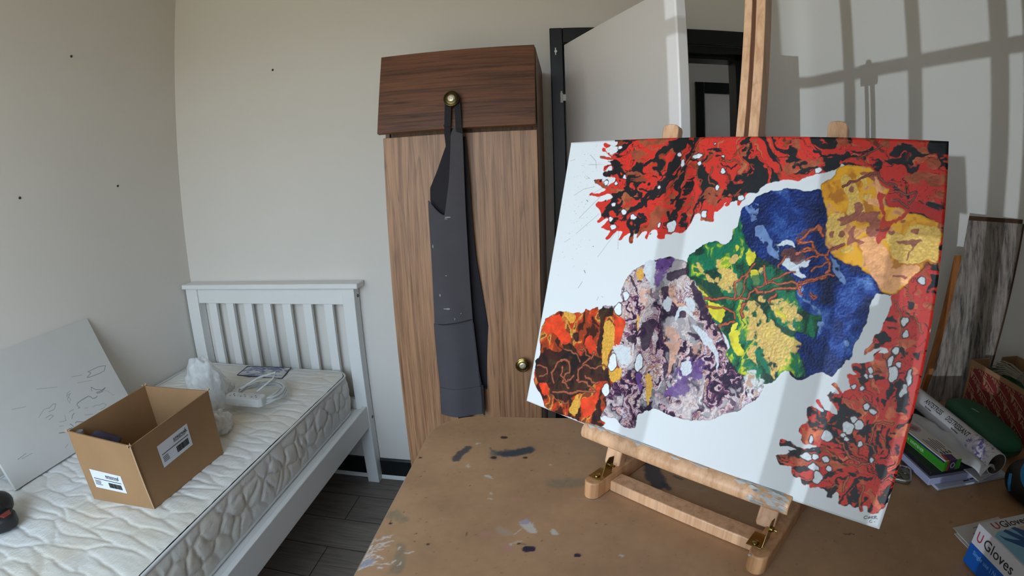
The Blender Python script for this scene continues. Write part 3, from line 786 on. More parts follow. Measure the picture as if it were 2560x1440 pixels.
# ------------------------------------------------------------------ apron hanging from the upper knob
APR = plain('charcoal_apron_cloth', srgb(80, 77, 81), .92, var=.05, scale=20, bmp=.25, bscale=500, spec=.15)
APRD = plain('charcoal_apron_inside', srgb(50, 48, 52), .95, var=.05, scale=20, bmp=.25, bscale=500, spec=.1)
ap = thing('apron', (-.37, 1.585, .64), 'charcoal grey work apron with paint flecks hanging from the wardrobe flap knob', 'apron')
def interp(tab, z):
    tab = sorted(tab); zs = [t[0] for t in tab]; return [float(np.interp(z, zs, [t[k] for t in tab])) for k in range(1, len(tab[0]))]
def cloth(name, tab, y0, amp, freq, m, parent, nu=26, nv=60, curl=.0, seed=0, label=None, solid=.0018, world=True):
    """tab rows: z, xl, xr[, y]"""
    zl, zh = min(t[0] for t in tab), max(t[0] for t in tab)
    def f(s, t):
        z = zl + (zh - zl) * t; r = interp(tab, z); xl, xr = r[0], r[1]
        yy = r[2] if len(r) > 2 else y0
        x = xl + (xr - xl) * s
        if world:
            q = (x + .38) / .065
            return Vector((x, yy - .013 * math.cos(q * 1.3 + .5 * math.sin(2.2 * z)) - .0065 * math.sin(3.3 * q + 3 * z + 1.2 * math.sin(5 * z)) * max(0, 1.5 - z) + .010 * abs(q) ** 3 * .5 * min(1, max(0, 1.5 - z)), z))
        y = yy - amp * math.sin(freq * s * math.pi + .8 * math.sin(3 * t + seed)) * (.5 + .5 * (1 - t)) + curl * (abs(s - .5) * 2) ** 3 + .0025 * math.sin(14 * t + 5 * s + seed)
        return Vector((x, y, z))
    return obj(name, B().grid(f, nu, nv), m, parent, smooth=True, solid=solid, label=label)
body = [(.642, -.445, -.302), (.70, -.443, -.299), (.76, -.440, -.301), (.84, -.444, -.309), (.96, -.4455, -.316), (1.10, -.441, -.3185), (1.225, -.4385, -.3185), (1.332, -.441, -.318)]

bib = [(1.332, -.389, -.318), (1.355, -.384, -.3175), (1.44, -.369, -.317), (1.52, -.362, -.317), (1.59, -.358, -.321), (1.614, -.345, -.322)]
# the bib front hanging right of the neck edge, with its lower left lobe
def neck(x):
    return float(np.interp(x, [-.441, -.440, -.428, -.417, -.403, -.389, -.384, -.369, -.362, -.358, -.345, -.322], [1.380, 1.384, 1.367, 1.3545, 1.341, 1.332, 1.355, 1.44, 1.52, 1.59, 1.614, 1.616]))
def body_f(s, t):
    lo_ = interp(body, .642); x_top = -.441 + (.441 - .321) * s
    zt_ = neck(x_top); z = .642 + (zt_ - .642) * t
    r = interp(body, min(z, 1.332)); xr_ = r[1] if z < 1.332 else float(np.interp(z, [1.332, 1.6], [-.318, -.321]))
    a_s = s if z < 1.1 else s; x = r[0] + (xr_ - r[0]) * a_s
    x = x * (1 - max(0, (z - 1.1)) / .25) + x_top * min(1, max(0, (z - 1.1)) / .25) if z < 1.35 else x_top
    q = (x + .38) / .065
    return Vector((x, 1.576 - .013 * math.cos(q * 1.3 + .5 * math.sin(2.2 * z)) - .0065 * math.sin(3.3 * q + 3 * z + 1.2 * math.sin(5 * z)) * max(0, 1.5 - z) + .010 * abs(q) ** 3 * .5 * min(1, max(0, 1.5 - z)), z))
obj('apron_body', B().grid(body_f, 48, 90), APR, ap, smooth=True, solid=.0018)
ins = [(1.335, -.436, -.380), (1.384, -.4405, -.372), (1.42, -.4395, -.366), (1.475, -.4125, -.362), (1.5517, -.381, -.357), (1.61, -.378, -.356)]
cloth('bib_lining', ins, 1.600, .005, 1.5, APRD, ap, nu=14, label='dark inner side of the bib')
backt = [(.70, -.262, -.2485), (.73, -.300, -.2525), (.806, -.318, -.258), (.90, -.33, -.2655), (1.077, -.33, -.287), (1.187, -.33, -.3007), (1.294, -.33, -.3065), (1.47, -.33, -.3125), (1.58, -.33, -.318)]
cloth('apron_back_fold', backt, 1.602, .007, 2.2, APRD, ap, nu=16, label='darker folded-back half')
pk = [(.742, -.4425, -.303), (.84, -.446, -.307), (.93, -.447, -.312), (.975, -.4475, -.3145)]
cloth('pocket', pk, 1.5745, .009, 1.6, APR, ap, curl=.012)
cloth('hem', [(.640, -.447, -.300), (.69, -.445, -.299), (.745, -.4425, -.301)], 1.5715, .009, 1.6, APR, ap, curl=.012)
b = B(); b.tube([(-.447, 1.577, .972), (-.41, 1.556, .976), (-.36, 1.558, .983), (-.3145, 1.578, .990)], .0014, 6); obj('pocket_seam', b, APRD, ap)
def strap(name, pts, wd, m=APRD, dirx=(1, 0, 0)):
    b_ = B(); P_ = [Vector(p) for p in pts]; dv = Vector(dirx)
    V0 = [(p - dv * wd / 2, p + dv * wd / 2) for p in P_]
    b_.grid(lambda s, t: V0[min(int(round(s * (len(P_) - 1))), len(P_) - 1)][0].lerp(V0[min(int(round(s * (len(P_) - 1))), len(P_) - 1)][1], t), len(P_) - 1, 1)
    return obj(name, b_, m, ap, solid=.0022)
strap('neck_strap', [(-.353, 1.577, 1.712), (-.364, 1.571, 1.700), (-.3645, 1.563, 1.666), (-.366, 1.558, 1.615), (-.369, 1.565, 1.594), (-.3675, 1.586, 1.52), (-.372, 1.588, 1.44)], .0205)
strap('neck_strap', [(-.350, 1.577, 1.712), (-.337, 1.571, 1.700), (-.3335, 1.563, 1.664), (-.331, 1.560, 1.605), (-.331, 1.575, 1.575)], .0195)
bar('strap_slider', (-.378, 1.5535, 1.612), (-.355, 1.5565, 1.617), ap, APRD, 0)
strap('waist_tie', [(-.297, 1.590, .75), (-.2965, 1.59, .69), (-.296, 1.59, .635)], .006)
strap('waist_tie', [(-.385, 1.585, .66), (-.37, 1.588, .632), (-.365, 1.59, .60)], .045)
def APY(x, z):
    q = (x + .38) / .065
    return 1.576 - .013 * math.cos(q * 1.3 + .5 * math.sin(2.2 * z)) - .0065 * math.sin(3.3 * q + 3 * z + 1.2 * math.sin(5 * z)) * max(0, 1.5 - z) + .010 * abs(q) ** 3 * .5 * min(1, max(0, 1.5 - z))
FL = plain('paint_fleck', srgb(150, 148, 150), .7); b = B()
for (x, z, rx, rz) in ((-.417, 1.075, .0025, .0045), (-.392, 1.03, .007, .0028), (-.402, 1.03, .006, .0015), (-.378, 1.327, .010, .0018), (-.384, 1.322, .005, .0012), (-.432, 1.235, .002, .006), (-.392, 1.14, .0025, .0015), (-.372, .995, .0012, .004), (-.352, 1.012, .0015, .0015)):
    b.prism([(x + rx * math.cos(a), z + rz * math.sin(a)) for a in [k * math.pi / 5 for k in range(10)]], lambda x_, z_, d: (x_, APY(x_, z_) - .0014 - d, z_), 0, .0008)
obj('paint_flecks', b, FL, ap)

# ------------------------------------------------------------------ table
TX0, TX1, TY0, TY1 = -.308, 1.27, .20, 1.067
tbl = thing('work_table', (.4, .48, 0), 'brown fibreboard work table stained with paint under the easel', 'table')
PIG = {'blue': (.050, .062, .085), 'teal': (.09, .12, .12), 'dark': (.03, .018, .015), 'white': (.62, .58, .52), 'pink': (.50, .26, .22), 'lilac': (.42, .36, .46), 'palewhite': (.42, .37, .33),
       'cream': (.55, .42, .30), 'navy': (.006, .008, .05), 'green': (.13, .17, .14), 'sheen_streak': (.74, .72, .70), 'skyb': (.30, .36, .48), 'rust': (.14, .04, .02)}
STAINS_AND_SHEEN = [('blue',3,18,[(-225,875),(-220,899),(-211,924)]),
('blue',5,20,[(-139,906),(-124,902),(-101,908),(-80,921)]),
('blue',5,27,[(-125,906),(-106,906),(-87,916)]),
('blue',2,3,[(-164,923),(-157,909),(-145,910)]),
('teal',5,14,[(-152,909),(-150,884)]),
('dark',1,12.0,[(-142,971),(-138,971)]),
('dark',1,9.6,[(-152,886),(-149,886)]),
('dark',1,7.199999999999999,[(-88,890),(-85,890)]),
('dark',1,6.0,[(-302,870),(-300,870)]),
('dark',1,2.4,[(-279,819),(-279,820)]),
('dark',1,2.4,[(-282,801),(-281,802)]),
('dark',1,2.4,[(-254,734),(-253,734)]),
('dark',1,2.4,[(-281,686),(-280,686)]),
('dark',1,2.4,[(-249,664),(-249,664)]),
('dark',1,2.4,[(-234,665),(-234,665)]),
('dark',1,2.4,[(-243,632),(-243,632)]),
('dark',1,2.4,[(-240,613),(-240,613)]),
('dark',1,4.8,[(-218,609),(-217,609)]),
('dark',1,2.4,[(-182,619),(-182,619)]),
('dark',1,2.4,[(-129,984),(-129,985)]),
('dark',1,2.4,[(-67,1009),(-66,1009)]),
('dark',1,2.4,[(-181,783),(-180,783)]),
('dark',1,2.4,[(-208,826),(-208,826)]),
('dark',1,2.4,[(-70,843),(-69,843)]),
('dark',1,2.4,[(2,909),(3,909)]),
('dark',1,2.4,[(-38,636),(-37,636)]),
('dark',1,2.4,[(65,679),(66,679)]),
('dark',1,2.4,[(49,682),(49,682)]),
('white',1,9.1,[(-152,818),(-149,818)]),
('white',1,3.9000000000000004,[(-143,813),(-142,813)]),
('white',1,3.9000000000000004,[(-193,943),(-191,943)]),
('white',1,3.9000000000000004,[(-36,865),(-35,865)]),
('white',1,3.9000000000000004,[(-136,746),(-134,746)]),
('white',1,3.9000000000000004,[(-138,765),(-137,765)]),
('white',1,6.5,[(-25,661),(-23,661)]),
('white',1,7.800000000000001,[(-22,657),(-19,657)]),
('white',1,3.9000000000000004,[(-85,623),(-84,623)]),
('white',1,5.2,[(88,606),(89,606)]),
('white',1,2,[(-197,850),(-195,853),(-192,850),(-194,847),(-197,850)]),
('pink',2,8,[(-95,747),(-81,745)]),
('white',1,18,[(-71,678),(-65,675),(-58,665)]),
('lilac',1,13,[(-73,680),(-67,683)]),
('white',2,2,[(-80,650),(-72,666)]),
('palewhite',4,16,[(-106,659),(-93,653)]),
('pink',4,13,[(-134,648),(-125,649)]),
('pink',4,15,[(-93,617),(-87,615)]),
('cream',1,8,[(-76,626),(-71,627)]),
('dark',1,4,[(-75,626),(-72,627)]),
('dark',1,2,[(-68,626),(-62,626)]),
('navy',0.7,14,[(-61,614),(-53,615)]),
('navy',0.7,9,[(17,603),(20,603)]),
('navy',0.7,5,[(-295,651),(-293,652)]),
('dark',1,1.5,[(-297,665),(-296,656)]),
('green',8,28,[(-25,803),(-3,801),(25,804)]),
('green',5,20,[(-305,674),(-296,677),(-280,668)]),
('green',5,17,[(-257,599),(-254,571),(-250,539)]),
('dark',1,1,[(-161,647),(-159,631)]),
('pink',1,1.5,[(61,682),(61,664)]),
('palewhite',2,5,[(13,753),(39,752),(70,748)]),
('sheen_streak',1.2,0.8699551665480793,[(-296,593),(-284,599)]),  # glossy white streaks from here, their sheen put into the colour
('sheen_streak',1.2,1.3374690820964599,[(-301,606),(-293,610)]),
('sheen_streak',1.2,1.3364614512743889,[(-308,533),(-299,538)]),
('sheen_streak',1.2,1.3680453071432968,[(-294,601),(-283,607)]),
('sheen_streak',1.2,1.2582302462868173,[(-312,556),(-300,561)]),
('sheen_streak',1.2,0.9727490886654668,[(-290,611),(-277,619)]),
('sheen_streak',1.2,0.8949634040007439,[(-294,557),(-280,562)]),
('sheen_streak',1.2,0.5974543097308772,[(-298,540),(-293,542)]),
('sheen_streak',1.2,1.1266482908668038,[(-309,535),(-302,539)]),
('sheen_streak',1.2,1.0850741074053634,[(-301,581),(-290,588)]),
('sheen_streak',1.2,1.3564005663967555,[(-294,559),(-277,566)]),
('sheen_streak',1.2,1.4646329473090614,[(-291,600),(-274,607)]),
('sheen_streak',1.2,1.3316079302733543,[(-309,554),(-298,558)]),
('sheen_streak',1.2,1.4898060149215813,[(-290,609),(-286,614)]),
('sheen_streak',1.2,0.7938912468190622,[(-305,578),(-291,585)]),
('sheen_streak',1.2,0.5449402434960362,[(-293,610),(-279,614)]),
('sheen_streak',1.2,1.005420373648044,[(-295,544),(-278,550)]),
('sheen_streak',1.2,0.5313777621753177,[(-293,607),(-287,611)]),
('sheen_streak',1.2,0.5424358247212042,[(-309,562),(-293,567)]),
('sheen_streak',1.2,0.8777892394121827,[(-298,538),(-289,543)]),
('sheen_streak',1.2,1.0592610620153904,[(-300,561),(-289,568)]),
('sheen_streak',1.2,1.2203112521441384,[(-301,571),(-295,574)]),
('sheen_streak',1.2,1.0484304676868623,[(-307,535),(-304,538)]),
('sheen_streak',1.2,1.1157979413062566,[(-311,563),(-298,567)]),
('sheen_streak',1.2,1.1792813980381087,[(-303,562),(-295,567)]),
('sheen_streak',1.2,0.5605768036457973,[(-314,551),(-302,558)]),
('sheen_streak',1.2,1.0926718756664893,[(-297,592),(-290,596)]),
('sheen_streak',1.2,1.0956215058575365,[(-300,587),(-292,590)]),
('sheen_streak',1.2,1.0692580020705822,[(-314,548),(-301,553)]),
('sheen_streak',1.2,0.7386951768978419,[(-292,595),(-286,599)]),
('sheen_streak',1.2,0.8219659846212645,[(-311,554),(-304,560)]),
('sheen_streak',1.2,0.669284232556435,[(-293,578),(-285,583)]),
('sheen_streak',1.2,0.7250278427228848,[(-307,541),(-303,545)]),
('sheen_streak',1.2,1.3384763790282257,[(-292,598),(-286,601)]),
('sheen_streak',1.2,1.306257841135055,[(-301,548),(-293,551)]),
('sheen_streak',1.2,0.7711744939142524,[(-292,590),(-284,594)]),
('sheen_streak',1.2,1.4206123829876307,[(-301,578),(-295,580)]),
('sheen_streak',1.2,1.4869136550287956,[(-298,539),(-290,545)]),
('sheen_streak',1.2,1.2455230091264191,[(-313,537),(-298,544)]),
('sheen_streak',1.2,0.841068714035333,[(-304,570),(-298,572)]),
('sheen_streak',1.2,1.3101918790082183,[(-306,564),(-303,569)]),
('sheen_streak',1.2,1.3965671649840485,[(-294,558),(-278,565)]),
('sheen_streak',1.2,0.6718215905367371,[(-291,613),(-284,618)]),
('sheen_streak',1.2,1.4390424632510896,[(-302,570),(-290,574)]),
('sheen_streak',1.2,0.9771974966790632,[(-291,593),(-276,598)]),
('sheen_streak',1.2,1.3168108472169229,[(-296,597),(-291,602)]),
('skyb',2,14,[(-304,542),(-300,551),(-299,544)]),
('sheen_streak',1.5,2.2,[(-312,531),(-303,538),(-292,539)]),
('sheen_streak',1.5,2.2,[(-291,548),(-288,551)]),
('sheen_streak',1.5,2.2,[(-281,541),(-273,543)]),
('sheen_streak',1.5,2.2,[(-275,553),(-259,562)]),
('sheen_streak',1.5,2.2,[(-252,551),(-248,557)]),
('sheen_streak',1.5,2.2,[(-246,585),(-233,587)]),
('sheen_streak',1.5,2.2,[(-312,543),(-306,569)]),
('sheen_streak',1.5,2.2,[(-310,566),(-304,590)]),
('sheen_streak',1.5,2.2,[(-308,575),(-306,608)]),
('sheen_streak',1.5,2.2,[(-296,616),(-292,610)]),
('sheen_streak',1.5,2.2,[(-263,588),(-259,598)]),
('blue',4,34,[(168,857),(166,825),(169,795)]),
('blue',4,12,[(180,795),(188,775)]),
('blue',3,7,[(206,820),(216,811)]),
('palewhite',5,4,[(197,786),(235,775),(269,771)]),
('rust',1,3,[(463,619),(482,611)])]

gx = np.arange(0, TX1 - TX0 + .0021, .0025); gy = np.arange(0, TY1 - .30, .0025); gy[-1] = TY1 - .30
Xg, Yg = np.meshgrid(TX0 + gx, .30 + gy, indexing='ij')
base = np.array(srgb(180, 142, 108)); n1 = fbm(Xg * 14, Yg * 14, 4, 2); n2 = fbm(Xg * 90, Yg * 90, 3, 21)
rs = Raster(Xg * 1000, Yg * 1000, base)
rs.C[..., :3] *= (1 + .36 * (n1 - .5) + .14 * (n2 - .5))[..., None]
sp_ = vnoise(Xg * 330, Yg * 330, 5); rs.mix(np.clip((sp_ - .93) * 14, 0, 1) * .55, (.08, .045, .025))
sp_ = vnoise(Xg * 250 + 50, Yg * 250, 8); rs.mix(np.clip((sp_ - .95) * 14, 0, 1) * .4, (.48, .36, .26))
rs.win(0, 1, 0, 1)
rs.X = rs.X + 12 * (fbm(Xg * 45, Yg * 45, 3, 61) - .5) + 5 * (fbm(Xg * 220, Yg * 220, 2, 63) - .5); rs.Y = rs.Y + 16 * (fbm(Xg * 45 + 9, Yg * 45, 3, 67) - .5) + 6 * (fbm(Xg * 220, Yg * 220 + 5, 2, 69) - .5)
XW, YW = rs.X, rs.Y
for c_, sf, wd, pp in STAINS_AND_SHEEN:
    al = {'green': .45, 'palewhite': .4, 'pink': .45, 'teal': .6, 'blue': .88, 'skyb': .7}.get(c_, .95)
    keep = rs.C.copy()
    rs.X, rs.Y = (Xg * 1000, Yg * 1000) if c_ in ('navy', 'dark') else (XW, YW)
    rs.stroke(pp, wd * 1.0, PIG[c_], sf * 1.4)
    br_ = .6 + .8 * fbm(Xg * 160, Yg * 160, 2, 33) if al < .7 else 1.0
    a_ = np.clip(al * br_, 0, 1); a_ = a_[..., None] if np.ndim(a_) else a_
    rs.C = keep * (1 - a_) + rs.C * a_
R_ = .105
Xm, Ym = Xg.copy(), Yg.copy()
ccx, ccy = TX0 + R_, TY1 - R_; inc = (Xm < ccx) & (Ym > ccy); d_ = np.hypot(Xm - ccx, Ym - ccy) + 1e-9
k_ = np.where(inc & (d_ > R_), R_ / d_, 1.0); Xm = ccx + (Xm - ccx) * k_; Ym = ccy + (Ym - ccy) * k_
Xs = np.where(inc & (d_ > R_), Xm, Xg); Ys = np.where(inc & (d_ > R_), Ym, Yg)
TMAT = painted('stained_fibreboard', .48, .10, 500, spec=.35)
grid_mesh('table_surface', np.stack([Xs, Ys, np.full(Xs.shape, TT)], -1), TMAT, tbl, cols=rs.C, smooth=False)
ol = [(TX0, TY0), (TX1, TY0), (TX1, TY1), (TX0 + R_, TY1)] + [(ccx + R_ * math.cos(a), ccy + R_ * math.sin(a)) for a in [math.pi / 2 + k * math.pi / 32 for k in range(1, 16)]] + [(TX0, TY1 - R_)]
MDF = plain('fibreboard', srgb(162, 128, 98), .55, var=.1, scale=30)
obj('table_top', B().prism(ol, lambda x, y, d: (x, y, d), TT - .022, TT - .0006), MDF, tbl)
obj('table_edge_band', B().prism(ol, lambda x, y, d: (x, y, d), TT - .022, TT - .0004), MDF, tbl) if False else None
b = B(); band = [p for p in ol if p[0] < 1.09 and p[1] > 0] ; b.tube([(x, y, TT - .004) for x, y in [(TX0, TY0)] + band[::-1] + [(TX1, TY1)]] if False else [(TX0, TY0, TT - .003)] + [(x, y, TT - .003) for x, y in ol[:3:-1]] + [(TX0 + R_, TY1, TT - .003), (TX1, TY1, TT - .003)], .0032, 6)
obj('table_edge', b, plain('raw_board_edge', srgb(178, 150, 120), .7), tbl, label='paler worn edge')
for x, y in ((TX0 + .10, TY1 - .10), (TX1 - .12, TY1 - .10), (TX0 + .10, TY0 + .08), (TX1 - .12, TY0 + .08)):
    obj('leg', B().box((x - .022, y - .022, 0), (x + .022, y + .022, TT - .024)), plain('grey_table_leg', srgb(120, 118, 114), .5), tbl, bevel=.003)
obj('apron_rail', B().box((TX0 + .10, TY1 - .115, TT - .09), (TX1 - .12, TY1 - .095, TT - .024)), plain('grey_table_leg', (0, 0, 0)), tbl)

# ------------------------------------------------------------------ easel
O = Vector((-.0886, .9545, .9986)); U = Vector((.7604, -.6494, 0)); V = Vector((.1757, .2057, .9627)); N = Vector((-.6252, -.7320, .2706)); Wd = Vector((.6494, .7604, 0))
E1 = lambda u, v, n=0.0: O + U * u + V * v + N * n              # canvas plane, n towards the painter
E0 = lambda u, w_, z: Vector((O.x, O.y, 0)) + U * u + Wd * w_ + Vector((0, 0, z))   # level with the table
BEECH = wood('beech', srgb(222, 176, 138), srgb(196, 148, 110), 'Z', .38, lines=.10, scale=.9)
BEECHD = wood('beech_orange', srgb(206, 156, 112), srgb(178, 126, 84), 'Z', .4, lines=.10)
es = thing('table_easel', (O + U * .37 + Wd * .1).xy.to_3d() + Vector((0, 0, TT)), 'beech tabletop easel with grooved mast holding the bright painting', 'easel')
zt = TT + .0005
def foot(u0, u1):
    r = (u1 - u0) / 2; uc = (u0 + u1) / 2; pl_ = [(u1, -.058), (u1, .25), (u0, .25), (u0, -.058)] + [(uc - r * math.cos(a) * (1), -.058 - (r * 1.0) * math.sin(a)) for a in [k * math.pi / 12 for k in range(1, 12)]]
    return obj('foot', B().prism(pl_, lambda x, y, d: E0(x, y, d), zt, TT + .035), BEECHD, es, bevel=.0025)
foot(.211, .241); ft2 = foot(.527, .559)
obj('paint_dot', B().lathe([(0, 0), (.0028, 0), (.0022, .001), (0, .0014)], E0(.533, -.074, TT + .0352), (0, 0, 1), 12), plain('pale_grey_paint', srgb(176, 178, 180), .4), ft2)
obj('crossbar', B().prism([(.241, -.027), (.527, -.027), (.527, .007), (.241, .007)], E0, TT + .001, TT + .0225), BEECH, es, bevel=.002)
obj('crossbar', B().prism([(.241, .205), (.527, .205), (.527, .24), (.241, .24)], E0, TT + .001, TT + .0225), BEECH, es, bevel=.002)
NB = -.021
for (a, c_) in ((.203, .236), (.508, .5405)):
    pl_ = [(a + .003, -.064), (c_ - .003, -.064), (c_, -.058), (c_, .566), (c_ - .002, .5715), (c_ - .006, .5745), ((a + c_) / 2, .576), (a + .006, .5745), (a + .002, .5715), (a, .566), (a, -.058)]
    up = obj('upright', B().prism(pl_, E1, NB - .019, NB), BEECH, es, bevel=.002)
    b = B(); sgn = 1
    # brass angle bracket with two screws
    bz = TT + .0355; ub = c_ - .001
    b.prism([(ub - .022, -.055), (ub + .004, -.055), (ub + .004, -.020), (ub - .022, -.020)], E0, bz, bz + .0015)
    b.prism([(-.053, bz), (-.022, bz), (-.016, bz + .034), (-.030, bz + .038), (-.040, bz + .030)], lambda y, z, d: E0(d, y, z), ub + .0025, ub + .004)
    obj('bracket', b, BRASS, es, bevel=.0004)
    b = B(); b.lathe([(0, 0), (.006, 0), (.0055, .002), (.003, .0035), (0, .0037)], E0(ub - .010, -.046, bz + .0015), (0, 0, 1), 16)
    b.lathe([(0, 0), (.0045, 0), (.0045, .003), (.002, .006), (.002, .010), (0, .010)], E0(ub + .004, -.028, bz + .022), U, 14)
    obj('bracket_screw', b, BRASS, es, smooth='auto')
# mast with a deep groove: two strips on a back board
mu0, mu1 = .341, .383
obj('mast_strip', B().prism([(mu0, .10), (mu0 + .0155, .10), (mu0 + .0155, .90), (mu0, .90)], E1, NB - .056, NB - .021), BEECH, es, bevel=.0012)
obj('mast_strip', B().prism([(mu0 + .0235, .10), (mu1, .10), (mu1, .90), (mu0 + .0235, .90)], E1, NB - .056, NB - .021), BEECH, es, bevel=.0012)
cbk = obj('clamp_block', B().prism([(mu0 - .016, .870), (mu1 + .014, .870), (mu1 + .014, .935), (mu0 + .034, .935), (mu0 + .030, .948), (mu0 + .020, .953), (mu0 + .010, .948), (mu0 + .006, .935), (mu0 - .016, .935)], E1, NB - .072, NB - .003), BEECHD, es, bevel=.002)
obj('clamp_knob', B().lathe([(0, 0), (.005, 0), (.005, .008), (.014, .010), (.014, .020), (0, .022)], E1(.362, .905, NB - .005), N, 20), BLACK, cbk, smooth='auto')
obj('mast_foot', B().prism([(mu0 - .01, .09), (mu1 + .01, .09), (mu1 + .01, .13), (mu0 - .01, .13)], E1, NB - .0205, NB - .0015), BEECHD, es)
obj('head_rail', B().prism([(.203, .46), (.5405, .46), (.5405, .495), (.203, .495)], E1, NB - .038, NB - .0195), BEECH, es, bevel=.002) if False else None
obj('mid_rail', B().prism([(.236, .12), (.508, .12), (.508, .155), (.236, .155)], E1, NB - .019, NB - .001), BEECH, es, bevel=.002)
obj('strut', B().tube([E1(.362, .44, NB - .062), E0(.362, .23, TT + .03)], .008, 8), BEECHD, es)
# ledge: half-round bar
b = B(); R = []
prf = [(.000, .006), (-.018, .008), (-.026, .004), (-.031, -.004), (-.031, -.014), (-.026, -.022), (-.018, -.025), (.000, -.025)]
b.prism([(v_, -n_) for n_, v_ in prf], lambda v_, n2, d: E1(d, v_, n2 + NB + .001), .158, .5585)
led = obj('ledge', b, BEECH, es, bevel=.002)
rnd = random.Random(4); b = B()
for i in range(60):
    uu = rnd.uniform(.16, .55); wd = rnd.uniform(.008, .04); v_ = .0068; nn = rnd.uniform(.004, .026)
    uu2 = min(uu + wd, .557); k1 = rnd.uniform(.0012, .004)
    if uu > .53: nn = rnd.uniform(.006, .03)
    def onl(n2):   # height of the ledge skin above depth n2
        return float(np.interp(n2, [0, .018, .026, .031], [.006, .008, .004, -.004])) + .0004
    q = [(uu, nn), ((uu + uu2) / 2, nn + k1), (uu2, nn), ((uu + uu2) / 2, nn - k1)]
    b.prism(q, lambda a2, n2, d: E1(a2, onl(n2) + d, n2 + NB + .001), 0, .0005)
for i in range(40):
    uu = rnd.uniform(.49, .55); v_ = rnd.uniform(-.020, .004); k1 = rnd.uniform(.001, .003)
    b.prism([(uu, v_ - k1), (uu + rnd.uniform(.004, .02), v_), (uu, v_ + k1), (uu - .004, v_)], lambda a2, v2, d: E1(min(a2, .557), v2, float(np.interp(v2, [-.025, -.022, -.014, -.004, .004], [.018, .026, .031, .031, .026])) + NB + .0012 + d), 0, .0005)
obj('paint_smears', b, plain('dried_white_paint', srgb(188, 186, 182), .5), led, label='dried whitish paint smears')
b = B(); b.prism([(.184, .008), (.199, .006), (.203, .012), (.190, .016)], lambda a2, n2, d: E1(a2, .0078 + d, n2 + NB), 0, .0007); b.prism([(.190, .018), (.197, .017), (.201, .021), (.193, .022)], lambda a2, n2, d: E1(a2, .0078 + d, n2 + NB), 0, .0007)
obj('paint_blot', b, INK, led)

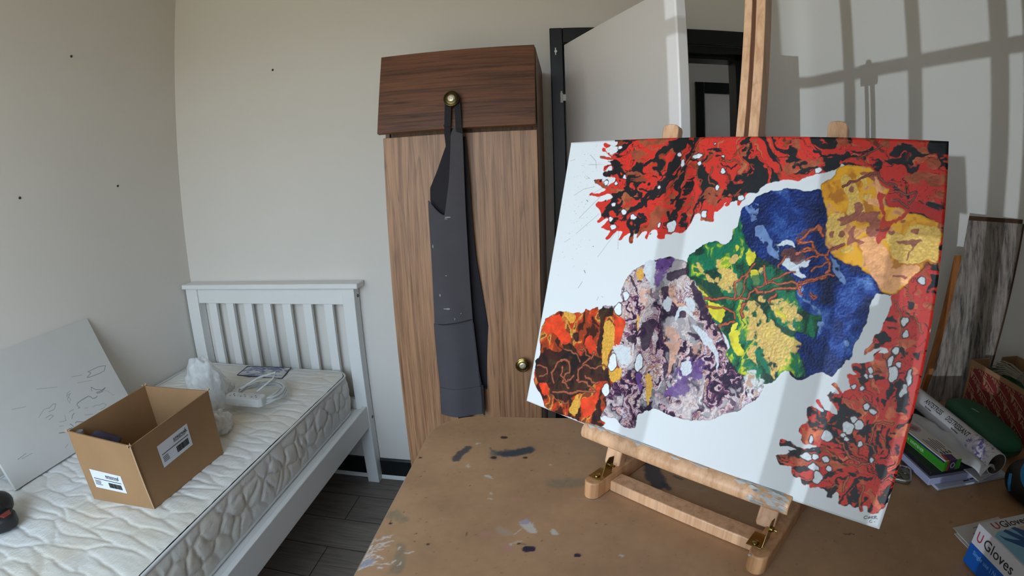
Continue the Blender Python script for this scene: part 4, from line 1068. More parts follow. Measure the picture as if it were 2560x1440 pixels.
# ------------------------------------------------------------------ the painting
SHAPES = [
("red",[(222,1105),(234,1100),(255,1079),(226,1080),(240,1065),(219,1056),(178,1071),(175,1057),(198,1044),(173,1050),(172,1037),(188,1032),(201,1024),(218,1013),(173,1018),(172,1007),(246,996),(220,982),(189,977),(194,957),(209,962),(205,935),(246,933),(184,923),(152,920),(156,913),(183,899),(215,882),(183,867),(147,866),(148,857),(191,856),(229,868),(254,857),(234,842),(224,837),(190,834),(182,816),(201,803),(215,780),(201,760),(211,755),(236,772),(248,768),(240,753),(223,738),(245,726),(268,723),(248,698),(263,692),(296,725),(323,727),(313,699),(323,695),(341,715),(358,725),(356,691),(372,690),(374,722),(384,727),(390,709),(407,731),(426,735),(420,715),(431,710),(437,731),(450,745),(469,738),(473,716),(499,717),(502,732),(521,732),(538,744),(562,742),(575,753),(586,769),(600,795),(611,812),(625,808),(629,788),(652,788),(665,786),(677,790),(674,821),(686,825),(698,834),(713,856),(703,847),(715,842),(725,846),(732,865),(746,868),(751,850),(761,851),(773,875),(788,892),(813,893),(827,910),(850,925),(882,936),(913,942),(945,939),(968,950),(1005,964),(1028,968),(1065,984),(1086,996),(1127,953),(1161,819),(1315,767),(1318,747),(1254,651),(1262,634),(1269,601),(1259,569),(1250,532),(1236,518),(1234,499),(1214,472),(1219,464),(1239,481),(1270,492),(1246,470),(1246,451),(1231,444),(1192,434),(1192,416),(1207,405),(1183,401),(1192,378),(1202,367),(1185,356),(1179,347),(1154,369),(1144,366),(1146,359),(1170,343),(1138,333),(1145,322),(1158,309),(1174,293),(1174,284),(1158,286),(1139,289),(1119,311),(1108,310),(1111,300),(1138,285),(1135,278),(1112,286),(1095,289),(1090,261),(1099,243),(1087,232),(1080,210),(1089,198),(1091,184),(1116,177),(1144,181),(1140,167),(1120,164),(1082,164),(1054,172),(1030,168),(1036,150),(1058,156),(1090,151),(1033,121),(1033,113),(1050,93),(1082,101),(1087,93),(1091,80),(1106,72),(1120,74),(1134,58),(1152,66),(1159,57),(1178,65),(1191,63),(1207,60),(1211,47),(1225,49),(1236,65),(1247,62),(1249,38),(1259,32),(1275,34),(1284,43),(1301,40),(1312,44),(1317,33),(1327,36),(1324,52),(1336,52),(1345,36),(1369,43),(1374,57),(1385,71),(1384,104),(1405,176),(1411,349),(1388,560),(1447,704),(1419,1103)]),
("white",[(186,1044),(207,1056),(236,1055),(244,1040),(224,1023),(200,1029)]),
("white",[(203,967),(224,974),(230,957),(210,957)]),
("white",[(197,918),(206,931),(249,931),(249,914),(221,897),(206,899)]),
("white",[(1266,489),(1283,490),(1283,478),(1261,473)]),
("black",[(221,1093),(264,1092),(289,1079),(327,1079),(290,1069),(233,1076)]),
("black",[(502,1085),(546,1084),(576,1030),(558,1028),(530,1057)]),
("black",[(299,919),(336,925),(324,896),(382,871),(366,843),(329,869),(299,887)]),
("black",[(411,981),(433,971),(463,936),(442,944),(396,976)]),
("black",[(460,958),(517,941),(490,923)]),
("black",[(610,1025),(649,1045),(677,1038),(651,1023),(679,1015),(635,1010)]),
("black",[(542,902),(579,938),(591,921),(560,843),(537,808),(515,798),(525,854)]),
("black",[(497,762),(513,806),(537,812),(533,773),(504,750)]),
("black",[(548,800),(571,805),(576,743),(557,743)]),
("black",[(706,904),(762,952),(771,879),(716,860),(695,892)]),
("black",[(198,957),(258,960),(256,943),(205,935)]),
("black",[(228,842),(290,844),(281,830),(225,832)]),
("black",[(268,783),(321,795),(316,763),(262,755)]),
("black",[(369,735),(379,767),(394,772),(387,723)]),
("black",[(425,717),(445,732),(436,712)]),
("black",[(202,1016),(288,981),(368,953),(433,935),(424,931),(315,952),(222,972)]),
("black",[(975,1082),(1096,1082),(1094,1061),(1059,1064),(1049,1040),(1022,1043),(982,1058)]),
("black",[(695,912),(705,933),(787,969),(807,945),(781,916),(726,877),(702,859)]),
("black",[(779,969),(815,945),(803,937),(788,928),(776,952)]),
("black",[(1094,1000),(1119,1009),(1164,1003),(1160,997),(1094,992)]),
("black",[(1339,1079),(1392,1080),(1394,986),(1376,1009),(1359,1001),(1329,1045)]),
("black",[(1336,919),(1388,910),(1389,876),(1359,883),(1331,891)]),
("black",[(1162,1029),(1200,1009),(1183,982),(1164,1000)]),
("black",[(1129,979),(1154,977),(1149,955),(1123,961)]),
("black",[(1228,956),(1264,945),(1245,926),(1226,931)]),
("black",[(1232,1018),(1281,1028),(1275,1009),(1236,1004)]),
("black",[(1001,1015),(1061,1037),(1076,1041),(1054,1021)]),
("black",[(840,1023),(899,1012),(947,1002),(908,1001),(867,1003)]),
("black",[(1104,1069),(1121,1039),(1165,1052),(1185,1079),(1165,1037),(1122,1029),(1094,1053)]),
("black",[(1350,867),(1374,868),(1378,858),(1368,859)]),
("black",[(1371,831),(1391,833),(1393,777),(1386,749),(1380,775)]),
("black",[(1363,713),(1384,737),(1393,649),(1376,662),(1366,655),(1358,670),(1371,693)]),
("black",[(1315,632),(1338,625),(1330,608),(1313,610)]),
("black",[(1258,570),(1279,579),(1299,561),(1273,548)]),
("black",[(1240,518),(1264,538),(1285,515),(1252,482),(1237,501)]),
("black",[(1189,433),(1211,435),(1237,422),(1225,405),(1201,409)]),
("black",[(1215,399),(1242,402),(1234,382),(1221,381)]),
("black",[(1254,418),(1284,421),(1284,406),(1261,401)]),
("black",[(1325,392),(1342,418),(1377,349),(1369,323),(1342,337)]),
("black",[(1298,327),(1292,370),(1330,419),(1339,414),(1309,363),(1305,317)]),
("black",[(1269,335),(1272,370),(1287,350),(1283,327)]),
("black",[(1191,282),(1214,303),(1237,305),(1216,280),(1215,269)]),
("black",[(1089,281),(1097,289),(1124,273),(1141,278),(1162,251),(1205,231),(1250,211),(1226,197),(1176,215),(1143,246),(1119,244),(1097,250)]),
("black",[(1033,121),(1062,143),(1149,180),(1158,162),(1147,155),(1101,142),(1056,116),(1038,112)]),
("black",[(1086,95),(1126,114),(1144,109),(1123,94),(1108,73)]),
("black",[(1190,211),(1217,230),(1239,208),(1227,193),(1198,194)]),
("black",[(1181,95),(1207,120),(1223,108),(1203,77),(1191,78)]),
("black",[(1207,58),(1224,92),(1249,116),(1246,99),(1227,56),(1217,45)]),
("black",[(1275,99),(1298,102),(1307,85),(1308,43),(1283,45)]),
("black",[(1355,104),(1377,114),(1386,81),(1374,62),(1360,77)]),
("black",[(1295,235),(1312,243),(1313,197),(1296,177)]),
("black",[(1347,245),(1363,256),(1378,218),(1358,221)]),
("black",[(1328,174),(1349,184),(1363,168),(1360,144),(1338,142),(1327,158)]),
("black",[(1255,138),(1277,146),(1283,126),(1264,120)]),
("black",[(1188,171),(1218,167),(1231,151),(1211,149)]),
("black",[(1142,335),(1172,343),(1184,335),(1167,315),(1150,315)]),
("black",[(1321,498),(1342,491),(1346,470),(1323,472)]),
("black",[(1356,511),(1374,500),(1371,478),(1354,486)]),
("black",[(1259,268),(1297,285),(1290,253),(1250,239)]),
("black",[(1140,198),(1169,197),(1185,182),(1152,185)]),
("black",[(1197,125),(1228,134),(1238,125),(1208,116)]),
("copper",[(302,1029),(334,1038),(390,1018),(362,990),(387,967),(329,1000)]),
("copper",[(325,1091),(452,1086),(445,1059),(408,1036),(352,1056)]),
("copper",[(425,801),(477,848),(519,893),(515,828),(480,769),(445,745),(405,738)]),
("copper",[(647,910),(686,920),(688,875),(676,833),(646,823),(606,816),(616,871)]),
("copper",[(299,948),(347,953),(394,925),(353,916),(320,924)]),
("copper",[(559,851),(589,870),(602,845),(572,827),(552,834)]),
("copper",[(155,920),(197,918),(237,890),(273,877),(239,876),(190,894)]),
("copper",[(913,1077),(937,1079),(944,1041),(961,1026),(937,1033),(919,1053)]),
("copper",[(1058,1079),(1089,1080),(1090,1053),(1075,1049),(1063,1064)]),
("copper",[(901,988),(963,1006),(1040,1013),(1056,1006),(988,988),(927,962),(896,957)]),
("copper",[(1203,1079),(1250,1081),(1244,1059),(1201,1057),(1183,1045)]),
("copper",[(1272,1075),(1328,1070),(1337,1038),(1365,1029),(1353,986),(1313,1008),(1295,1036)]),
("copper",[(1269,977),(1384,985),(1385,954),(1334,947),(1285,946)]),
("copper",[(1336,916),(1355,938),(1379,940),(1381,909),(1344,909)]),
("copper",[(746,997),(794,1072),(773,1064),(746,1034)]),
("copper",[(1321,665),(1342,668),(1351,648),(1382,653),(1351,643),(1347,600),(1337,593),(1333,640)]),
("copper",[(1295,602),(1304,593),(1310,531),(1304,503)]),
("copper",[(1351,548),(1363,571),(1372,552),(1344,500),(1333,524)]),
("copper",[(1198,368),(1188,397),(1210,401),(1219,381),(1210,367)]),
("copper",[(1248,462),(1279,464),(1297,423),(1289,416),(1274,430),(1255,448)]),
("copper",[(1181,340),(1225,336),(1251,312),(1255,298),(1225,306),(1190,320)]),
("copper",[(1213,356),(1236,358),(1269,335),(1286,331),(1263,326),(1229,337)]),
("copper",[(1090,196),(1092,237),(1129,255),(1145,239),(1149,208),(1131,183),(1098,182)]),
("copper",[(1047,104),(1103,134),(1128,121),(1086,104)]),
("copper",[(1316,335),(1347,334),(1381,320),(1362,304),(1320,302)]),
("copper",[(1298,297),(1344,300),(1336,287),(1316,274),(1286,240),(1297,270),(1288,298)]),
("copper",[(1325,254),(1381,305),(1392,278),(1349,253),(1351,230),(1375,214),(1377,192),(1349,211),(1330,221)]),
("copper",[(1353,456),(1371,457),(1372,435),(1363,437)]),
("copper",[(1268,161),(1297,146),(1305,117),(1294,113),(1282,142)]),
("copper",[(1232,78),(1250,112),(1263,112),(1262,87),(1255,69)]),
("copper",[(1323,98),(1333,105),(1364,70),(1364,46),(1340,71)]),
("copper",[(1138,57),(1158,88),(1192,86),(1182,67),(1159,57)]),
("copper",[(1130,129),(1160,138),(1181,153),(1232,147),(1228,134),(1166,120)]),
("copper",[(1232,203),(1259,206),(1254,197)]),
("purple",[(337,454),(358,467),(372,484),(360,501),(366,541),(386,582),(420,610),(450,630),(490,646),(536,657),(562,654),(599,647),(627,608),(659,569),(689,538),(721,500),(771,440),(799,395),(826,358),(869,330),(877,333),(937,315),(937,289),(926,264),(892,234),(870,212),(837,196),(796,169),(757,151),(710,142),(660,137),(612,140),(584,146),(561,129),(528,105),(523,84),(526,60),(503,48),(469,47),(436,62),(394,62),(364,81),(285,415)]),
("orange",[(12,278),(19,329),(37,359),(75,382),(100,395),(160,400),(210,412),(214,423),(234,421),(267,442),(281,432),(338,449),(354,432),(400,407),(398,367),(387,336),(363,312),(379,271),(407,253),(429,209),(393,185),(393,161),(376,131),(390,99),(373,48),(400,36),(381,14),(347,3),(269,4),(187,3),(109,3),(77,44),(30,81),(19,112),(14,173),(30,204)]),
("blue",[(769,839),(792,856),(826,886),(861,900),(893,908),(916,915),(948,911),(987,911),(1018,915),(1051,882),(1100,778),(1217,687),(1264,637),(1224,636),(1218,624),(1210,607),(1209,576),(1203,544),(1194,507),(1181,469),(1181,449),(1165,426),(1143,390),(1132,384),(1105,390),(1079,374),(1053,354),(1031,355),(1005,372),(951,458),(823,650),(770,777),(768,822)]),
("green",[(767,813),(760,781),(747,766),(748,744),(730,724),(711,718),(690,725),(661,715),(629,691),(607,670),(602,641),(601,613),(620,597),(650,578),(681,546),(704,509),(724,481),(760,452),(790,426),(804,403),(794,383),(831,347),(854,330),(869,328),(908,321),(937,317),(969,335),(989,365),(1010,371),(1034,360),(1058,372),(1034,420),(1011,444),(1022,455),(999,483),(1033,488),(1064,483),(1072,509),(1073,549),(1039,548),(1001,566),(980,612),(971,640),(941,657),(903,669),(864,686),(833,704),(802,727),(780,778)]),
("yellow",[(1065,984),(1083,991),(1116,995),(1153,995),(1168,989),(1188,965),(1204,940),(1227,928),(1214,909),(1223,881),(1251,884),(1285,866),(1305,868),(1341,858),(1369,851),(1371,824),(1385,822),(1381,792),(1383,749),(1368,734),(1350,741),(1339,717),(1312,683),(1286,652),(1264,637),(1239,639),(1222,657),(1209,682),(1185,686),(1158,703),(1139,704),(1114,705),(1089,719),(1068,738),(1050,761),(1048,808),(1048,838),(1032,881),(1019,925),(1034,944),(1056,957)]),
("gold",[(1224,801),(1276,810),(1295,833),(1370,841),(1381,792),(1380,745),(1353,745),(1326,735),(1293,727),(1256,740)]),
("gold",[(1056,838),(1092,849),(1109,829),(1102,792),(1116,772),(1088,755),(1058,762),(1049,801)]),
("gold",[(1079,951),(1096,966),(1120,942),(1138,903),(1158,854),(1137,838),(1107,850),(1110,886),(1101,908),(1081,928)]),
("gold",[(1123,961),(1155,966),(1155,926),(1142,947)]),
("gold",[(1151,909),(1171,909),(1171,889),(1154,890)]),
("gold",[(1104,749),(1139,757),(1127,741),(1105,739)]),
("peach",[(1151,783),(1193,791),(1221,770),(1248,746),(1258,699),(1225,661),(1200,684),(1178,709),(1159,745)]),
("peach",[(1210,686),(1307,726),(1335,719),(1312,686),(1275,651),(1256,641),(1225,661)]),
("peach",[(1154,893),(1189,907),(1178,957),(1193,950),(1209,880)]),
("mauvebrown",[(1107,930),(1120,927),(1119,914),(1108,915)]),
("mauvebrown",[(1129,884),(1144,885),(1150,861),(1137,845),(1127,866)]),
("mauvebrown",[(1083,833),(1136,856),(1158,847),(1096,813),(1087,823)]),
("mauvebrown",[(1161,855),(1203,866),(1201,851),(1210,838),(1203,802),(1183,788),(1167,802),(1178,828),(1142,825),(1138,837)]),
("mauvebrown",[(1058,791),(1072,794),(1072,778),(1061,777)]),
("mauvebrown",[(1089,794),(1105,796),(1105,782),(1090,782)]),
("mauvebrown",[(1119,804),(1133,811),(1132,784),(1166,774),(1160,766),(1135,767),(1117,758),(1119,776)]),
("mauvebrown",[(1084,929),(1112,949),(1163,963),(1184,975),(1175,949),(1155,963),(1099,930),(1089,922)]),
("mauvebrown",[(1140,976),(1184,975),(1188,965),(1144,965)]),
("mauvebrown",[(1261,788),(1326,800),(1327,792),(1305,766),(1302,739),(1296,738),(1300,779),(1272,779)]),
("mauvebrown",[(1296,819),(1320,827),(1321,815),(1300,811)]),
("mauvebrown",[(1263,691),(1297,696),(1298,689),(1267,685)]),
("mauvebrown",[(1232,812),(1248,811),(1247,802),(1235,802)]),
("mauvebrown",[(1266,844),(1283,847),(1280,838),(1270,835)]),
("mauvebrown",[(1071,746),(1105,767),(1110,757),(1076,736)]),
("red2",[(1192,918),(1213,916),(1208,887),(1217,867),(1224,839),(1255,849),(1277,876),(1248,880),(1227,882),(1221,910),(1238,914),(1267,906),(1303,902),(1331,891),(1390,880),(1391,846),(1362,853),(1305,872),(1285,866),(1272,848),(1239,827),(1222,791),(1205,778),(1197,788),(1207,824),(1212,852),(1194,886)]),
("black",[(1353,742),(1378,732),(1377,715),(1369,724)]),
("black",[(1094,1000),(1164,1003),(1160,996),(1094,992)]),
("silver",[(898,733),(927,753),(945,750),(960,735),(929,736),(903,731)]),
("silver",[(923,684),(943,704),(953,692),(996,702),(1014,698),(1003,682),(982,679),(988,667),(1010,652),(992,645),(959,659),(939,669)]),
("darkcopper",[(916,705),(934,732),(975,724),(996,702),(972,686),(944,695)]),
("darkcopper",[(963,777),(1025,809),(1047,806),(1046,781),(1023,792),(986,775),(963,748)]),
("lightblue",[(822,782),(848,793),(871,760),(904,725),(913,692),(885,701),(851,741),(830,756)]),
("lightblue",[(779,850),(820,861),(826,817),(810,798),(797,824)]),
("lightblue",[(1075,723),(1090,705),(1125,665),(1133,643),(1114,652),(1083,692)]),
("lightblue",[(992,614),(1005,616),(1004,595),(1067,560),(1059,555),(996,594)]),
("lightblue",[(1068,528),(1085,527),(1084,491),(1074,497)]),
("lightblue",[(1155,492),(1172,491),(1170,479),(1158,481)]),
("gold2",[(719,637),(748,645),(780,627),(808,605),(809,570),(830,560),(808,552),(770,573),(735,577),(723,593),(739,613)]),
("gold2",[(636,650),(646,651),(678,618),(706,604),(713,591),(680,605),(645,632)]),
("gold2",[(749,681),(769,688),(781,676),(769,661),(752,664)]),
("gold2",[(828,547),(854,555),(890,536),(902,521),(973,479),(1016,466),(1032,448),(1006,410),(994,383),(971,365),(967,343),(918,400),(895,421),(889,403),(907,364),(875,383),(854,417),(855,456),(831,504)]),
("gold2",[(903,567),(945,582),(974,570),(996,569),(997,541),(1016,532),(994,507),(1002,492),(969,503),(933,526),(906,551)]),
("gold2",[(869,575),(886,582),(891,557),(871,562)]),
("gold2",[(710,609),(727,611),(726,600),(714,598)]),
("gold2",[(705,663),(725,665),(724,642),(713,645)]),
("gold2",[(850,658),(864,660),(871,644),(861,636)]),
("yellowp",[(699,531),(730,527),(760,523),(765,475),(740,475),(710,501)]),
("yellowp",[(806,701),(833,704),(837,683),(822,659),(810,675)]),
("yellowp",[(825,642),(852,645),(862,612),(845,608)]),
("yellowp",[(803,455),(822,455),(833,426),(854,396),(847,383),(821,393),(797,437)]),
("yellowp",[(929,546),(959,530),(975,516),(952,521),(926,537)]),
("yellowp",[(762,718),(777,718),(772,702)]),
("yellowp",[(653,588),(683,565),(707,546),(698,540),(663,562)]),
("yellowp",[(795,471),(812,483),(811,461),(799,450)]),
("green2",[(773,582),(800,621),(818,598),(803,552),(783,557)]),
("green2",[(638,669),(689,670),(703,617),(677,623)]),
("green2",[(818,624),(854,637),(885,671),(913,662),(895,609),(844,584)]),
("green2",[(889,403),(906,411),(941,380),(957,349),(925,368)]),
("green2",[(853,378),(906,372),(901,350),(858,353)]),
("green2",[(696,716),(717,709),(732,679),(710,690)]),
("green2",[(828,451),(844,463),(851,430),(836,435)]),
("darkgreen",[(874,597),(907,593),(927,584),(903,563),(883,573)]),
("darkgreen",[(613,605),(713,591),(769,529),(732,541),(697,544),(649,582)]),
("darkgreen",[(912,518),(941,506),(970,495),(1002,492),(1008,481),(964,481)]),
("palemix",[(868,331),(891,356),(916,348),(942,316),(931,265),(896,274),(880,301)]),
("black2",[(15,173),(60,233),(103,232),(153,255),(209,247),(271,261),(333,260),(376,206),(364,183),(319,166),(291,122),(234,90),(201,59),(130,65),(101,95),(42,96)]),
("black2",[(281,434),(338,449),(339,420),(311,410),(319,322),(324,273),(302,288),(296,367)]),
("black2",[(134,277),(159,288),(204,266),(240,228),(199,234),(147,253)]),
("black2",[(345,86),(356,115),(372,73),(375,38),(354,21),(337,42)]),
("black2",[(178,323),(204,323),(210,299),(190,299)]),
("gold3",[(230,51),(251,100),(271,74),(265,19),(230,24)]),
("gold3",[(315,391),(350,397),(380,315),(360,301),(356,241),(341,227),(319,322)]),
("gold3",[(364,233),(420,246),(423,208),(392,190)]),
("gold3",[(114,395),(161,398),(179,375),(156,360)]),
("redorange",[(357,418),(398,416),(398,367),(391,318),(369,313),(362,370)]),
("redorange",[(273,91),(320,109),(329,148),(348,148),(347,102),(326,33),(294,34)]),
("redorange",[(57,94),(101,95),(116,61),(81,56)]),
("redorange",[(255,329),(286,305),(305,274),(275,267),(243,295)]),
("redorange",[(32,348),(96,381),(134,335),(170,300),(142,273),(86,304),(38,294)]),
("violet",[(480,640),(552,655),(534,610),(520,576),(499,545),(483,599)]),
("violet",[(480,232),(498,251),(520,204),(514,184),(490,216)]),
("violet",[(631,297),(667,319),(699,268),(678,209),(613,201),(626,232),(636,257)]),
("violet",[(676,321),(686,345),(742,335),(746,297),(713,271),(690,284)]),
("deeppurple",[(571,479),(587,500),(626,484),(625,466),(591,458)]),
("deeppurple",[(521,544),(545,557),(552,521),(536,519)]),
("deeppurple",[(476,421),(526,439),(524,402),(511,339),(492,325),(468,382)]),
("deeppurple",[(650,417),(683,424),(688,403)]),
("deeppurple",[(418,352),(447,377),(458,351),(444,339)]),
("deeppurple",[(579,298),(598,307),(601,248)]),
("deeppurple",[(631,587),(684,537),(670,513),(637,552)]),
("deeppurple",[(727,467),(771,440),(746,444)]),
("deeppurple",[(387,577),(426,525),(448,500),(428,516),(392,554)]),
("deeppurple",[(531,600),(603,628),(611,611),(551,576)]),
("deeppurple",[(653,550),(691,530),(718,465),(753,433),(709,463),(670,509)]),
("peach2",[(550,553),(570,560),(577,525),(616,509),(655,489),(603,498),(569,510)]),
("peach2",[(557,422),(603,422),(626,386),(628,332),(617,293),(608,264),(593,352),(567,374)]),
("peach2",[(671,368),(698,400),(717,378),(694,351)]),
("peach2",[(447,533),(474,537),(477,496),(462,460),(441,509)]),
("silver",[(439,626),(481,636),(488,572),(489,544),(462,568),(440,593)]),
("silver",[(591,455),(599,493),(632,503),(670,465),(631,485),(605,485),(605,462)]),
("silver",[(369,313),(400,329),(443,319),(448,273),(422,261),(387,287)]),
("silver",[(663,451),(716,430),(759,387),(781,331),(768,285),(778,322),(747,376),(707,402)]),
("silver",[(648,314),(684,331),(688,292),(661,277)]),
("silver",[(534,505),(562,523),(566,478),(544,479)]),
("silver",[(616,531),(653,524),(659,494),(632,503)]),
("gold3",[(412,595),(438,603),(435,564),(418,567)]),
("gold3",[(527,244),(542,252),(559,205),(556,147),(533,198)]),
("gold3",[(444,443),(458,427),(456,389)]),
]
SPOTS = [(512,1018,7,8),(530,985,6,13),(584,1011,17,8),(594,986,7,6),(687,958,8,8),(673,903,6,8),(450,897,6,6),(293,932,7,9),(259,908,6,6),(253,1050,8,7),(213,911,8,9),(263,825,8,9),(314,799,11,11),(360,784,13,7),(259,771,8,7),(277,741,11,9),(471,760,5,9),(521,760,18,19),(639,812,10,15),(647,1055,3,3),(679,1014,4,3),(687,959,8,9),(1006,975,12,8),(761,875,11,11),(1342,687,8,9),(1343,687,9,11),(1314,572,9,13),(1323,541,8,11),(1303,490,9,11),(1293,457,7,16),(1318,455,7,7),(1309,428,12,23),(1355,427,7,20),(1346,390,8,17),(1256,326,9,9),(1276,318,11,8),(1308,186,7,8),(1206,370,6,6),(1232,371,6,6),(1243,425,6,8),(1236,406,6,5),(1246,410,6,6),(1304,491,9,12),(1293,459,6,16),(1318,455,7,6),(1308,427,13,21),(1355,426,6,20),(1347,390,7,18),(1256,326,8,8),(1276,317,11,7),(1232,281,11,9),(1247,269,12,13),(1219,253,16,18),(1209,232,8,6),(1221,223,9,6),(1264,219,8,7),(1164,216,16,18),(1121,192,6,11),(1122,142,16,11),(1145,148,9,8),(1180,149,13,8),(1154,116,18,11),(1170,92,14,17),(1197,127,8,8),(1308,185,6,8),(379,256,17,28),(374,155,15,21),(362,450,16,20),(383,500,13,14),(486,281,16,28)]
STROKES = [
("coppertrim",5,[(688,537),(727,544),(778,554),(830,559)]),
("coppertrim",5,[(700,513),(746,518),(785,518),(800,494)]),
("coppertrim",5,[(758,462),(802,482)]),
("coppertrim",3,[(879,623),(918,637),(972,661)]),
("coppertrim",5,[(885,616),(964,627),(995,627),(1039,646),(1063,657)]),
("coppertrim",5,[(884,592),(966,613),(996,619)]),
("coppertrim",4,[(830,559),(844,584),(876,614),(882,632)]),
("coppertrim",5,[(787,558),(784,601),(805,622),(839,670)]),
("coppertrim",7,[(828,547),(814,519),(827,503)]),
("coppertrim",7,[(856,594),(863,583),(876,589)]),
("coppertrim",6,[(903,567),(922,587)]),
("coppertrim",6,[(967,748),(1001,790),(1026,804),(1042,777)]),
("coppertrim",5,[(971,720),(999,739),(1036,727),(1063,714),(1076,683),(1063,657)]),
("coppertrim",5,[(962,752),(1015,753),(1022,734),(984,725)]),
("coppertrim",4,[(996,702),(1020,717),(1062,722),(1075,748)]),
("coppertrim",4,[(1019,667),(1058,693),(1068,706)]),
("coppertrim",4,[(989,634),(1038,654),(1078,667),(1091,667)]),
("coppertrim",3,[(1072,743),(1100,755)]),
("coppertrim",3,[(985,630),(984,613),(1004,599)]),
("coppertrim",3,[(1025,603),(1051,602),(1044,593),(1026,599)]),
("coppertrim",4,[(913,666),(920,680),(933,707)]),
("coppertrim",4,[(818,624),(815,588),(811,562)]),
("coppertrim",5,[(867,665),(885,616)]),
("copperdark",6,[(125,113),(108,152),(137,208),(184,214),(198,181),(171,153),(170,131),(208,114)]),
("copperdark",6,[(238,154),(236,190),(253,226),(285,254),(292,276)]),
("copperdark",6,[(245,151),(283,156),(326,137),(231,102),(134,77)]),
("copperdark",5,[(156,186),(158,149),(189,136),(216,164)]),
("copperdark",4,[(250,215),(306,218),(339,236),(364,233)]),
("copperdark",6,[(271,179),(306,167),(336,170)]),
("copperdark",5,[(26,159),(77,161),(89,142),(50,120)]),
("copperdark",4,[(219,259),(239,284),(259,258),(286,249)]),
("copperdark",4,[(130,65),(169,49),(215,58)]),
("copperdark",4,[(153,255),(208,251),(234,226)]),
("mauvebrown",4,[(1088,929),(1105,945),(1138,958),(1187,975),(1203,951),(1244,940)]),
("mauvebrown",4,[(1232,900),(1250,901),(1283,883)]),
("mauvebrown",5,[(1245,926),(1266,920),(1301,930)]),
("mauvebrown",3,[(1198,812),(1229,819)]),
("mauvebrown",3,[(1301,926),(1296,902),(1282,894)]),
("mauvebrown",4,[(1151,1032),(1194,1057)]),
("mauvebrown",5,[(1122,1020),(1151,1032)]),
("copper",5,[(1271,625),(1298,598),(1313,531),(1308,498)]),
("copper",5,[(1242,349),(1269,333),(1280,333)]),
("copper",7,[(1288,238),(1293,284),(1313,294),(1340,298)]),
("copper",6,[(1310,261),(1340,235),(1363,213)]),
("copper",5,[(1337,593),(1358,570),(1367,551)]),
("copper",6,[(1192,216),(1215,206),(1242,182),(1276,163)]),
("copper",4,[(1274,226),(1303,222),(1312,201)]),
("copper",5,[(1224,145),(1272,162),(1303,179),(1327,178)]),
("copper",8,[(1252,80),(1257,118)]),
("copper",5,[(1206,70),(1234,87)]),
("copper",8,[(1314,38),(1309,94),(1304,108)]),
("copper",8,[(1163,172),(1188,171),(1208,160)]),
("copper",5,[(534,955),(497,910),(474,865)]),
("copper",6,[(644,970),(636,927),(661,911)]),
("copper",5,[(754,902),(740,877)]),
("copper",6,[(681,996),(717,998),(752,988)]),
("copper",5,[(554,986),(589,969)]),
("copper",3,[(716,1005),(751,1051)]),
("black",6,[(1136,260),(1157,242),(1193,228)]),
("black",4,[(1344,228),(1331,248),(1334,279)]),
("black",4,[(476,1058),(489,1035),(518,1003)]),
("black",4,[(518,1003),(523,968),(499,927),(441,917)]),
("black",4,[(441,917),(455,895),(432,881),(368,888)]),
("black",7,[(432,881),(407,844),(405,826)]),
("black",3,[(674,987),(711,971),(736,984)]),
("black",4,[(621,1012),(601,986),(561,1003)]),
("black",7,[(504,806),(525,764)]),
("black",4,[(593,786),(603,837),(626,872)]),
("ink",1,[(229,624),(300,734)]),
("ink",1.2,[(110,767),(167,826),(197,855)]),
("ink",1,[(107,704),(204,789)]),
("ink",1,[(66,857),(108,883),(160,893)]),
("ink",1.4,[(114,1024),(147,998),(155,967)]),
("ink",1,[(14,1001),(39,1006)]),
("ink",1,[(54,665),(81,682)]),
("ink",1.5,[(162,496),(177,523)]),
("ink",1,[(314,663),(304,734)]),
("ink",3,[(176,567),(184,558)]),
("ink",3,[(132,839),(139,834)]),
("ink",3,[(199,662),(201,661)]),
("ink",1,[(112,925),(130,927),(113,935)]),
("ink",1.2,[(260,464),(263,479)]),
("ink",1.2,[(278,483),(285,480)]),
("ink",0.8,[(191,982),(113,983)]),
("ink",0.8,[(207,894),(138,854)]),
("ink2",1.6,[(1344,27),(1338,26),(1335,20),(1339,17),(1344,21)]),
("ink2",1.6,[(1350,27),(1347,24),(1348,21),(1351,24),(1351,28),(1353,23)]),
("ink2",1.6,[(1357,24),(1354,29),(1359,32),(1359,28),(1356,27),(1362,25)]),
("ink2",1.6,[(1365,26),(1362,33),(1368,35),(1368,32),(1364,30),(1373,28)]),
("ink2",1.6,[(1359,20),(1355,18),(1354,13),(1358,12),(1362,15)]),
("ink2",1.6,[(1368,18),(1369,18)]),
]

PC = {'white': (.68, .70, .715), 'red': (.62, .030, .018), 'black': (.010, .011, .013), 'black2': (.008, .006, .006), 'copper': (.36, .085, .040), 'red2': (.52, .020, .015),
      'gold': (.74, .47, .11), 'gold2': (.72, .46, .13), 'gold3': (.70, .37, .05), 'peach': (.74, .34, .15), 'peach2': (.62, .34, .24), 'mauvebrown': (.27, .075, .055),
      'silver': (.60, .64, .68), 'darkcopper': (.10, .035, .03), 'lightblue': (.16, .26, .50), 'yellowp': (.72, .62, .03), 'green2': (.0, .15, .075), 'darkgreen': (.004, .05, .028),
      'redorange': (.72, .05, .012), 'violet': (.12, .05, .22), 'deeppurple': (.030, .010, .035), 'palemix': (.62, .60, .60), 'coppertrim': (.42, .10, .045), 'copperdark': (.38, .11, .055),
      'ink': (.08, .085, .09), 'ink2': (.03, .03, .03)}
CW, CH, CT = .694, .541, .020
STEP = .0008
nu_, nv_ = int(CW / STEP) + 1, int(CH / STEP) + 1
Ug, Vg = np.meshgrid(np.linspace(0, CW * 2000, nu_), np.linspace(0, CH * 2000, nv_), indexing='ij')      # half-millimetres
rs = Raster(Ug, Vg, PC['white'])
Hh = np.zeros(Ug.shape)
